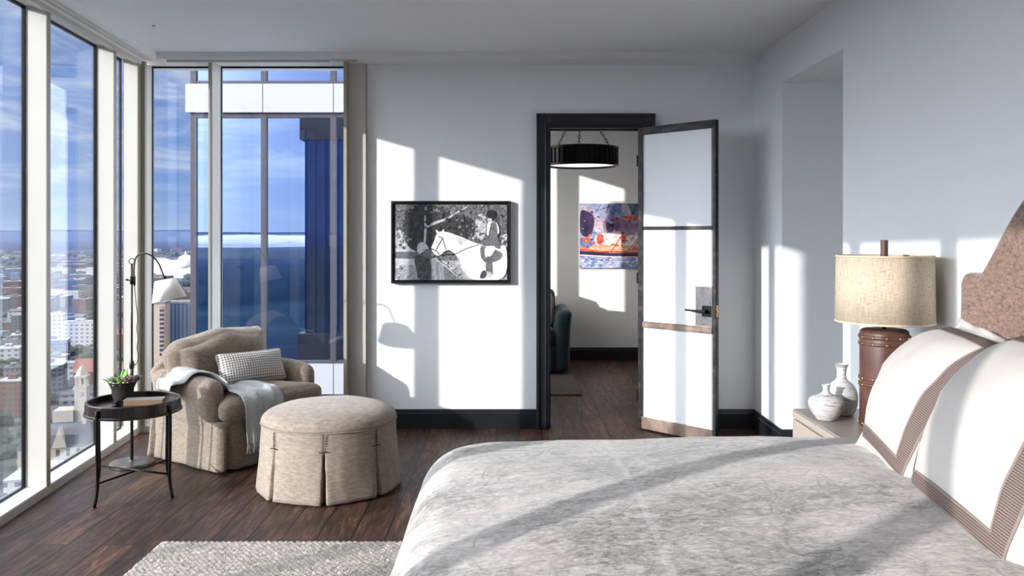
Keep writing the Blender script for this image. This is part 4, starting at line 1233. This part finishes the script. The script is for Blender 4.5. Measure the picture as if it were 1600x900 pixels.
# ------------------------------------------------------------------ far room: ring chandelier, sofa
CHX, CHY = .655, 7.8
cn = empty('ring_chandelier', (CHX, CHY, 2.05), label='black ring chandelier on chains in the room beyond the door', cat='chandelier')
bm = NB(); R1 = .335
lathe(bm, [(R1, 0), (R1+.008, .0), (R1+.008, .018), (R1-.004, .022), (R1-.004, .155), (R1+.008, .160), (R1+.008, .178), (R1-.012, .178), (R1-.012, 0), (R1, 0)], 80, cap=False); build('ring', bm, BLACKM, cn)
bm = NB()
for k in range(40):
    a = 2*math.pi*k/40; M = Matrix.Rotation(a, 4, 'Z'); box(bm, R1-.006, R1+.006, -.012, .012, .02, .158, 0, M)
build('fluting', bm, BLACKM, cn, kind='stuff')
def m_diff():
    b = MB('chandelier_diffuser'); b.color((.9, .9, .88)); b.bsdf.inputs['Emission Color'].default_value = (1, .98, .95, 1); b.bsdf.inputs['Emission Strength'].default_value = .7; return b.m
bm = NB(); lathe(bm, [(R1-.30, .030), (R1-.012, .020), (R1-.012, .028), (R1-.30, .038)], 64, cap=False); build('diffuser', bm, m_diff(), cn, smooth=True)
def chain(p0, p1, nm):
    bm = NB(); p0, p1 = Vector(p0), Vector(p1); L = (p1-p0).length; n = int(L/.036); d = (p1-p0).normalized(); q = Vector((0, 0, 1)).rotation_difference(d).to_matrix().to_4x4()
    for k in range(n):
        c = p0.lerp(p1, (k+.5)/n); M = Matrix.Translation(c) @ q @ Matrix.Rotation(math.pi/2*(k % 2), 4, 'Z')
        pts = [M @ Vector((.010*math.cos(a), 0, .023*math.sin(a))) for a in [2*math.pi*j/12 for j in range(12)]]
        tube(bm, pts, .0035, 6, closed=True)
    build(nm, bm, BLACKM, cn, smooth=True)
for a in (20, 140, 260):
    a = math.radians(a); chain((R1*.92*math.cos(a), R1*.92*math.sin(a), .17), (.05*math.cos(a), .05*math.sin(a), .56), 'chain')
bm = NB(); lathe(bm, [(0, .64), (.07, .64), (.07, .62), (.05, .57), (.01, .55), (0, .55)], 24); build('canopy', bm, BLACKM, cn)

sf = empty('teal_sofa', (-.16, 8.72, 0), label='dark teal upholstered sofa seen through the open doorway', cat='sofa')
def sfb(nm, mt, c, hs, r, bl=(.01, .01, .01), warp=None):
    bm = NB(); soft_box(bm, hs[0], hs[1], hs[2], r=r, bulge=bl, n=10, c=c, warp=warp); o = build(nm, bm, mt, sf, smooth=True); return o
sfb('base', TEAL, (0, 0, .17), (.62, .40, .13), .02)
for s in (-1, 1):
    def wa(p, q, s=s):
        p = p.copy(); p.x += s*.03*max(0, q.z)**2; p.z -= .04*max(0, -q.y*s*0); return p
    sfb('arm', TEAL, (s*.665, 0, .34), (.075, .42, .31), .06, warp=wa)
sfb('backrest', TEAL, (0, .32, .50), (.62, .10, .33), .06)
for s in (-1, 1): sfb('seat_cushion', TEAL, (s*.295, -.06, .385), (.29, .36, .085), .05, (.01, .02, .02))
for s in (-1, 1): sfb('back_cushion', TEAL, (s*.295, .16, .60), (.28, .09, .19), .07, (.0, .03, .01))
def m_stripe():
    b = MB('striped_cushion'); wv = b.n('ShaderNodeTexWave'); wv.inputs['Scale'].default_value = 14; wv.inputs['Distortion'].default_value = 2; b.l(b.tc.outputs['Object'], wv.inputs['Vector'])
    b.color(b.ramp(wv.outputs[1], [(.4, (.10, .10, .11)), (.6, (.55, .54, .52))])); return b.m
bm = NB(); soft_box(bm, .17, .07, .17, r=.05, n=10); o = build('striped_cushion', bm, m_stripe(), None, smooth=True, label='grey striped scatter cushion on the teal sofa in the far room', cat='cushion'); o.location = (.26, 8.66, .635); o.rotation_euler = (math.radians(-15), 0, 0)
bm = NB(); box(bm, -.9, 1.35, 7.3, 8.95, .001, .012); o = build('grey_rug', bm, simple('dark_grey_rug', (.10, .09, .085), .95, var=.4, scale=60), None, label='dark grey low rug under the teal sofa in the far room', cat='rug')
for v in o.data.vertices:
    if v.co.x > 0: v.co.x = .62

# ------------------------------------------------------------------ own tower's glass wing across the notch
MIR = None
def m_mirror(name, tint, rough=.0, base=(.01, .015, .03)):
    b = MB(name); b.color(tint); b.set(Metallic=1.0, Roughness=rough); return b.m
MIRROR = m_mirror('reflective_facade_glass', (.62, .74, .98))
MULL = simple('facade_mullion', (.045, .040, .055), .5, .2, var=.1)
SPAN = simple('facade_spandrel', (.36, .36, .385), .35, var=.02, scale=.5)
wg = empty('tower_wing', (-2.6, 10.4, 0), label='mirror-glass wing of the tower with white spandrel bands across the notch', cat='building')
def wgb(nm, mt, lst):
    bm = NB()
    for q in lst: box(bm, *q)
    for v in bm.verts: v.co -= wg.location
    return build(nm, bm, mt, wg)
WX0 = -4.0; PX = [-3.98, -3.10, -2.235, -1.37]
FYy = 10.42
lv = [(-4.0, -.62), (-.17, 2.90), (3.32, 6.8)]
for li, (z0, z1) in enumerate(lv):
    ps = PX+[-.50]
    for i in range(4):
        wgb('facade_pane', MIRROR, [(ps[i]+.02, ps[i+1]-.02, FYy, FYy+.03, z0, z1)])
wgb('facade_frame', MULL, [(p-.035, p+.035, 10.385, FYy+.02, -4, 6.8) for p in PX]+[(WX0, -.5, 10.39, FYy+.02, a, b) for a, b in ((-.20, -.165), (2.87, 2.93), (3.285, 3.33), (-.62, -.58))]+[(WX0+.02, 3, FYy+.03, 12.0, -4, 6.8)])
for i, (a, b) in enumerate(((-4.06, -3.105), (-3.095, -2.225), (-2.215, -1.35), (-1.34, -.5))):
    wgb('spandrel_panel', SPAN, [(a, b, 10.34, FYy, 2.93, 3.285)]); wgb('spandrel_panel', SPAN, [(max(a, -4.0), b, 10.34, FYy, -.575, -.20)])
# exterior skin of the bedroom floor and the tower below, dark wing further back
tw = empty('tower_wing', (-5.9, -6.0, 0), label='dark glass wing of the tower, seen only as a reflection in the mirrored facade', cat='building')
DKG = m_mirror('dark_facade_glass', (.05, .10, .22), .05)
bm = NB(); box(bm, -.58, 1.0, -.8, .8, -30, 4.95); build('facade', bm, DKG, tw)
bm = NB(); box(bm, -.72, 1.0, -.9, .9, 4.35, 5.1); build('cornice', bm, MULL, tw)
bm = NB(); box(bm, -.78, 1.0, -.9, .9, -2.8, -1.7); build('terrace', bm, MULL, tw)

# ------------------------------------------------------------------ city, hills
GZ = -110.0
def gp(x, y):                 # ground point seen at picture position
    Z = F*(CZ-GZ)/(y-365); return Vector(((x-800)/F*Z, Z, GZ))
def m_ground():
    b = MB('city_ground')
    n = b.noise(.004, 6, .65); n2 = b.noise(.05, 4, .7); n3 = b.noise(.0009, 4, .6)
    br = b.n('ShaderNodeTexBrick'); br.inputs['Scale'].default_value = 1; br.inputs['Brick Width'].default_value = 95; br.inputs['Row Height'].default_value = 62; br.inputs['Mortar Size'].default_value = 6
    br.inputs['Color1'].default_value = (.06, .06, .065, 1); br.inputs['Color2'].default_value = (.12, .115, .115, 1); br.inputs['Mortar'].default_value = (.08, .08, .09, 1)
    b.l(b.mapping((1, 1, 1), (0, 0, .35)), br.inputs['Vector'])
    green = b.ramp(n2, [(.4, (.012, .024, .020)), (.6, (.025, .040, .028))])
    city = b.mix(b.ramp(b.math('ADD', b.math('MULTIPLY', n, .7), b.math('MULTIPLY', n2, .3)), [(.42, 1.0), (.52, 0.0)]), br.outputs[0], green)
    sp = b.n('ShaderNodeSeparateXYZ'); b.l(b.tc.outputs['Object'], sp.inputs[0])
    south = b.ramp(b.math('MULTIPLY_ADD', sp.outputs[1], -.001, .5), [(.45, 0.0), (.6, 1.0)])
    forest = b.ramp(b.noise(.003, 7, .65), [(.4, (.007, .016, .034)), (.62, (.014, .030, .050)), (.72, (.03, .055, .075))])  # haze blue put into the forest colour
    b.color(b.mix(b.math('MAXIMUM', b.ramp(n3, [(.55, 0.0), (.62, 1.0)]), south), city, forest)); b.bsdf.inputs['Specular IOR Level'].default_value = 0.0; b.set(Roughness=.95); return b.m
bm = NB(); bmesh.ops.create_circle(bm, cap_ends=True, segments=64, radius=30000, matrix=Matrix.Translation((0, 0, GZ)))
build('city_ground', bm, m_ground(), kind='structure')
def m_hill(nm, lo, hi):
    b = MB(nm); n = b.noise(.004, 6, .6); b.color(b.ramp(n, [(.4, lo), (.6, hi)])); b.set(Roughness=1.0); b.bsdf.inputs['Specular IOR Level'].default_value = 0.0; return b.m
HILL1 = m_hill('wooded_hills', (.012, .018, .038), (.020, .028, .050)); HILL2 = m_hill('near_wooded_ridge', (.02, .032, .038), (.035, .05, .055))  # blue distance haze put into the far hills' colour
def ridge(name, r0, depth, h, a0, a1, seed, mat, base=0):
    bm = NB(); na, nd = 220, 14
    def f(u, v):
        a = math.radians(a0+(a1-a0)*u); r = r0+depth*v
        prof = math.sin(math.pi*min(1, v*1.05))**.8
        e_ = min(1, u*8, (1-u)*8)
        n = mnoise.fractal(Vector((math.cos(a)*r/1500+seed, math.sin(a)*r/1500, seed)), 1.0, 2.0, 5)
        return (r*math.cos(a), r*math.sin(a), GZ-2+base+(h*(1+.35*n)*prof)*e_)
    grid(bm, f, na, nd); return build(name, bm, mat, kind='structure', smooth=True)
ridge('terrain_far_hills', 5600, 3000, 124, 60, 420, 2.3, HILL1)
ridge('terrain_near_ridge', 3800, 1200, 52, 200, 330, 5.1, HILL2)
# fog bank lying over the valley behind the tower
def m_fog():
    b = MB('fog_white'); b.color((.9, .92, .95)); b.set(Roughness=1.0); b.bsdf.inputs['Transmission Weight'].default_value = 0
    tl_ = b.n('ShaderNodeBsdfTranslucent'); tl_.inputs[0].default_value = (.9, .92, .95, 1); mx = b.n('ShaderNodeMixShader'); mx.inputs[0].default_value = .6
    b.l(b.bsdf.outputs[0], mx.inputs[1]); b.l(tl_.outputs[0], mx.inputs[2]); b.l(mx.outputs[0], b.out.inputs[0]); return b.m
FOG = m_fog()
bm = NB(); na = 160
def ff(u, v):
    a = math.radians(205+90*u); b_ = 2*math.pi*v
    n = mnoise.fractal(Vector((math.cos(a)*9, math.sin(a)*9, b_*.7)), 1, 2, 4)
    rr = 5000+700*math.cos(b_)*(1+.2*n)
    return (rr*math.cos(a), rr*math.sin(a), GZ+52+50*math.sin(b_)*(1+.2*n)+8*n)
grid(bm, ff, na, 24)
build('fog_bank', bm, FOG, None, smooth=True, label='long white fog bank along the far hills, mirrored in the glass wing', cat='fog', kind='stuff')

def m_bldg(nm, wall, win, pu=3.2, pv=3.4, fu=.55, fv=.5, off=0):
    b = MB(nm); sep = b.n('ShaderNodeSeparateXYZ'); b.l(b.tc.outputs['Object'], sep.inputs[0])
    u = b.math('FRACT', b.math('DIVIDE', b.math('ADD', sep.outputs[0], sep.outputs[1]), pu)); v = b.math('FRACT', b.math('DIVIDE', sep.outputs[2], pv))
    m = b.math('MULTIPLY', b.math('LESS_THAN', u, fu), b.math('LESS_THAN', v, fv))
    ge = b.n('ShaderNodeNewGeometry'); sn = b.n('ShaderNodeSeparateXYZ'); b.l(ge.outputs['Normal'], sn.inputs[0])
    m = b.math('MULTIPLY', m, b.math('LESS_THAN', b.math('ABSOLUTE', sn.outputs[2]), .4))
    b.color(b.mix(m, wall, win)); b.set(Roughness=.8); b.bsdf.inputs['Specular IOR Level'].default_value = .1; MATS[nm] = b.m; return b.m
BM = [m_bldg('city_pale', (.16, .155, .15), (.05, .06, .09)), m_bldg('city_tan', (.15, .115, .09), (.04, .04, .055)), m_bldg('city_grey', (.085, .09, .105), (.03, .04, .06), 4, 3.4, .7, .55),
      m_bldg('city_brick', (.10, .055, .045), (.04, .04, .05)), m_bldg('city_white', (.34, .34, .35), (.10, .12, .16), 5, 4, .5, .45), m_bldg('city_glass', (.08, .11, .18), (.04, .06, .13), 2.4, 3.6, .8, .7)]
ROOFS = [simple('roof_grey', (.11, .11, .12), .9, scale=.3), simple('roof_dark', (.045, .045, .055), .9, scale=.3), simple('roof_white', (.26, .26, .27), .9, scale=.3), simple('roof_red', (.17, .055, .045), .9, scale=.3)]
FOOT = []
def bldg(nm, c, sx, sy, h, rz, mat, roof, label, group=None, unit=True, gable=False):
    FOOT.append((c.x, c.y, math.hypot(sx, sy)/2))
    bm = NB(); box(bm, -sx/2, sx/2, -sy/2, sy/2, -1, h)
    if gable:
        vs = [bm.verts.new(p) for p in ((-sx/2-.4, -sy/2-.4, h), (sx/2+.4, -sy/2-.4, h), (sx/2+.4, sy/2+.4, h), (-sx/2-.4, sy/2+.4, h), (-sx/2, 0, h+sy*.35), (sx/2, 0, h+sy*.35))]
        for f in ((0, 1, 5, 4), (2, 3, 4, 5), (0, 4, 3), (1, 2, 5)): bm.faces.new([vs[i] for i in f]).material_index = 1
    else:
        box(bm, -sx/2-.2, sx/2+.2, -sy/2-.2, sy/2+.2, h, h+.8, 1)
        if unit: box(bm, -sx*.2, sx*.1, -sy*.15, sy*.2, h+.8, h+3.4, 0)
    return build(nm, bm, [mat, roof], None, loc=c, rot=(0, 0, rz), label=label, cat='building', group=group)
R = random.Random(11)
kinds = [('pale', 0, 0), ('tan', 1, 0), ('grey', 2, 1), ('brick', 3, 1), ('white', 4, 2), ('blue glass', 5, 0)]
def city():
    cnt = 0
    y = 715.0
    while y > 392:
        Z = F*(CZ-GZ)/(y-365); wpx = F/Z
        step = (34 if Z < 900 else 55 if Z < 2000 else 100)
        x = -30+R.uniform(0, step*wpx)
        while x < 300:
            sx = R.uniform(.35, .8)*step; sy = R.uniform(.35, .7)*step
            if R.random() < .60 and not (x < 36 and y > 690):
                k = R.choice([0, 0, 1, 2, 2, 3, 3, 4, 5]); nm_, mi, ri = kinds[k]
                h = R.choice([7, 9, 12, 14, 18])*(1 if Z < 900 else 1.2)
                c = gp(x, y)
                keep = True
                if any(math.hypot(c.x-a, c.y-b) < r+math.hypot(sx, sy)/2 for a, b, r in FOOT): keep = False
                for (ax, ay, rr) in AVOID:
                    if (c-gp(ax, ay)).length < rr: keep = False
                if keep and cnt < 240:
                    near = 'in the nearer streets' if Z < 620 else 'in the middle distance' if Z < 1500 else 'towards the hills'
                    bldg('city_building', c, sx, sy, h, .35+R.choice([0, 0, .1, -.4]), BM[mi], ROOFS[R.choice([0, 1, 2, 3]) if k == 3 else R.choice([0, 1, 2])],
                         'low %s city building far below the window wall, %s' % (nm_, near), 'low %s buildings %s' % (nm_, near), gable=(k == 3 and Z < 900))
                    cnt += 1
            x += step*wpx*R.uniform(.8, 1.3)
        y -= max(2.2, (y-365)*step*1.0/Z*R.uniform(.85, 1.15))
    return cnt
AVOID = [(245, 575, 60), (285, 560, 45), (276, 580, 45), (245, 588, 45), (128, 668, 45), (98, 745, 50), (95, 790, 45), (290, 434, 120), (258, 430, 130), (240, 412, 120), (92, 475, 60), (93, 538, 28), (128, 540, 38), (22, 650, 26)]
NCITY = city()
# buildings one can tell apart
def part(parent, nm, mat, lst=None, bm=None):
    b_ = bm or NB()
    for q in (lst or []): box(b_, *q)
    return build(nm, b_, mat, parent)
c = gp(245, 588); t = empty('hotel_tower', c, .15, label='tan concrete tower with dark vertical window strips, seen left of the armchair', cat='building')
part(t, 'tower_body', BM[1].copy() if 0 else simple('tan_concrete', (.36, .28, .22), .85, scale=.2), [(-9, 8, -8, 8, 0, 57)])
for x0 in (-8.0, 4.2):
    part(t, 'window_strip', m_bldg('strip_%d' % int(x0*10), (.30, .25, .21), (.03, .035, .055), 30, 3.4, .99, .6), [(x0, x0+3.2, -8.3, -8, 8, 55)])
part(t, 'roof_parapet', ROOFS[0], [(-9.3, 8.3, -8.3, 8.3, 57, 58.5)]); part(t, 'podium', simple('tan_concrete', (.36, .28, .22), .85), [(-14, 18, -10, 8, 0, 16)])
c = gp(276, 580); t = empty('office_tower', c, .15, label='blue-grey ribbed office tower standing right beside the tan tower', cat='building')
part(t, 'tower_body', m_bldg('ribbed_blue', (.17, .20, .29), (.06, .09, .18), 3.0, 60, .6, .97), [(-13, 15, -9, 9, 0, 55)]); part(t, 'roof_parapet', ROOFS[0], [(-13.3, 15.3, -9.3, 9.3, 55, 57)])
c = gp(128, 668); t = empty('clock_tower', c, .2, label='cream stone clock tower with belfry openings, below the second window', cat='building')
CS = simple('cream_stone', (.33, .30, .26), .85, scale=.4)
part(t, 'shaft', CS, [(-3.2, 3.2, -3.2, 3.2, 0, 24)]); part(t, 'belfry', CS, [(-2.9, -1.7, -2.9, -1.7, 24, 29), (1.7, 2.9, -2.9, -1.7, 24, 29), (-2.9, -1.7, 1.7, 2.9, 24, 29), (1.7, 2.9, 1.7, 2.9, 24, 29), (-.5, .5, -2.9, -2.2, 24, 29), (-3.4, 3.4, -3.4, 3.4, 29, 30.2), (-3.4, 3.4, -3.4, 3.4, 23.4, 24.2)])
bm = NB(); lathe(bm, [(3.4, 30.2), (2.4, 33), (.3, 35.5), (0, 36)], 4); build('spire', bm, CS, t)
bm = NB(); lathe(bm, [(0, 0), (1.3, 0), (1.3, .3), (0, .3)], 20); o = build('clock_face', bm, ROOFS[2], t); o.rotation_euler = (math.pi/2, 0, 0); o.location = (0, -3.2, 20)
part(t, 'nave', CS, [(-14, -3.2, -5, 8, 0, 11)])
c = gp(98, 745); t = empty('gothic_hall', c, .3, label='pale stone hall with steep slate roof and gabled dormer, below the second window', cat='building')
part(t, 'walls', m_bldg('stone_arcade', (.34, .30, .25), (.06, .06, .07), 4.2, 5.5, .38, .6), [(-17, 15, -7, 7, 0, 15)])
bm = NB()
vs = [bm.verts.new(p) for p in ((-17.4, -7.4, 15), (15.4, -7.4, 15), (15.4, 7.4, 15), (-17.4, 7.4, 15), (-13, 0, 25), (11, 0, 25))]
for f in ((0, 1, 5, 4), (2, 3, 4, 5), (0, 4, 3), (1, 2, 5)): bm.faces.new([vs[i] for i in f])
build('slate_roof', bm, simple('slate', (.035, .042, .065), .7, scale=.5), t)
bm = NB(); v0 = [(-3, -7.6, 15), (3, -7.6, 15), (0, -7.6, 24.5), (-3, -4, 15), (3, -4, 15), (0, -2, 24.5)]
vs = [bm.verts.new(p) for p in v0]
for f in ((0, 1, 2), (3, 5, 4), (0, 2, 5, 3), (1, 4, 5, 2)): bm.faces.new([vs[i] for i in f])
build('dormer_gable', bm, CS, t)
for x in (-12, 9): part(t, 'chimney', CS, [(x-.9, x+.9, -.9, .9, 20, 28)])
c = gp(96, 756); t = bldg('flat_roof_block', gp(95, 790), 34, 24, 14, .2, BM[4], ROOFS[2], 'low block with a broad white flat roof just below the second window')
c = gp(290, 434); t = empty('domed_building', c, .1, label='white domed public building on the skyline right of the lamp shade', cat='building')
WS = simple('white_stone', (.6, .59, .58), .8, scale=.05)
part(t, 'walls', m_bldg('white_temple', (.55, .54, .53), (.40, .42, .46), 7, 16, .4, .7), [(-42, 42, -20, 20, 0, 26)])
bm = NB(); lathe(bm, [(22, 26), (22, 34), (20, 44), (15, 52), (8, 57), (2, 59), (1.6, 66), (0, 67)], 28); build('dome', bm, WS, t, smooth=True)
c = gp(258, 430); bldg('white_hall', c, 110, 50, 40, -.1, m_bldg('white_columns', (.55, .54, .53), (.45, .47, .50), 9, 30, .35, .8), ROOFS[2], 'big white block with tall column bays beside the domed building')
c = gp(240, 412); bldg('white_slab', c, 90, 40, 22, .2, BM[4], ROOFS[2], 'long white slab building behind the arched arm of the floor lamp')
for (x, y, sx, h, lb) in ((92, 475, 62, 20, 'long white many-windowed block in the upper part of the second window view'), (93, 538, 11, 30, 'slender pale tower standing alone amid dark trees in the second window view'), (128, 540, 30, 24, 'broad pale apartment slab right of the slender tower in the second window view'), (22, 650, 14, 22, 'red-brown brick block seen in the first window view')):
    bldg('distinct_block', gp(x, y), sx, 12, h, .12, BM[3] if 'red' in lb else BM[4], ROOFS[2], lb)
# trees among the streets
TREEM = simple('city_trees', (.012, .023, .017), .95, var=.4, scale=.2)
bm = NB(); cnt = 0
while cnt < 700:
    y = 380+340*R.random()**1.6; x = R.uniform(-20, 300); c = gp(x, y)
    if mnoise.noise(c*.004) < -.25: cnt += .02; continue
    s = R.uniform(3.5, 7)*(1 if y > 450 else 1.5)
    if any(math.hypot(c.x-a, c.y-b) < r+s*1.4 for a, b, r in FOOT): cnt += .05; continue
    if any((c-gp(ax, ay)).length < rr for ax, ay, rr in AVOID): cnt += .2; continue
    r_ = bmesh.ops.create_icosphere(bm, subdivisions=1, radius=s, matrix=Matrix.Translation(c+Vector((0, 0, s*.7))) @ Matrix.Diagonal((1.3, 1.3, .9, 1)))
    for v in r_['verts']: v.co += Vector((R.uniform(-1, 1), R.uniform(-1, 1), R.uniform(-1, 1)))*s*.18
    cnt += 1
build('city_trees', bm, TREEM, None, label='dark green street trees scattered through the city below', cat='trees', kind='stuff')

# haze lying over the valley beyond the city
vm = bpy.data.materials.new('valley_haze'); vm.use_nodes = True; vt = vm.node_tree; vt.nodes.clear()
vo_ = vt.nodes.new('ShaderNodeOutputMaterial'); vs_ = vt.nodes.new('ShaderNodeVolumeScatter'); vs_.inputs['Color'].default_value = (.34, .48, 1.0, 1); vs_.inputs['Density'].default_value = 6e-5; vs_.inputs['Anisotropy'].default_value = 0.0
vt.links.new(vs_.outputs[0], vo_.inputs['Volume'])
bm = NB(); box(bm, -9500, 4000, 260, 9500, -41, 12)
build('valley_haze', bm, vm, None, label='thin blue haze over the city and hills beyond the windows', cat='haze', kind='stuff')
bm = NB(); box(bm, -9000, 4000, -7500, -900, -60, 2)
build('valley_haze', bm, vm, None, label='blue haze under the fog bank, mirrored in the glass wing', cat='haze', kind='stuff')
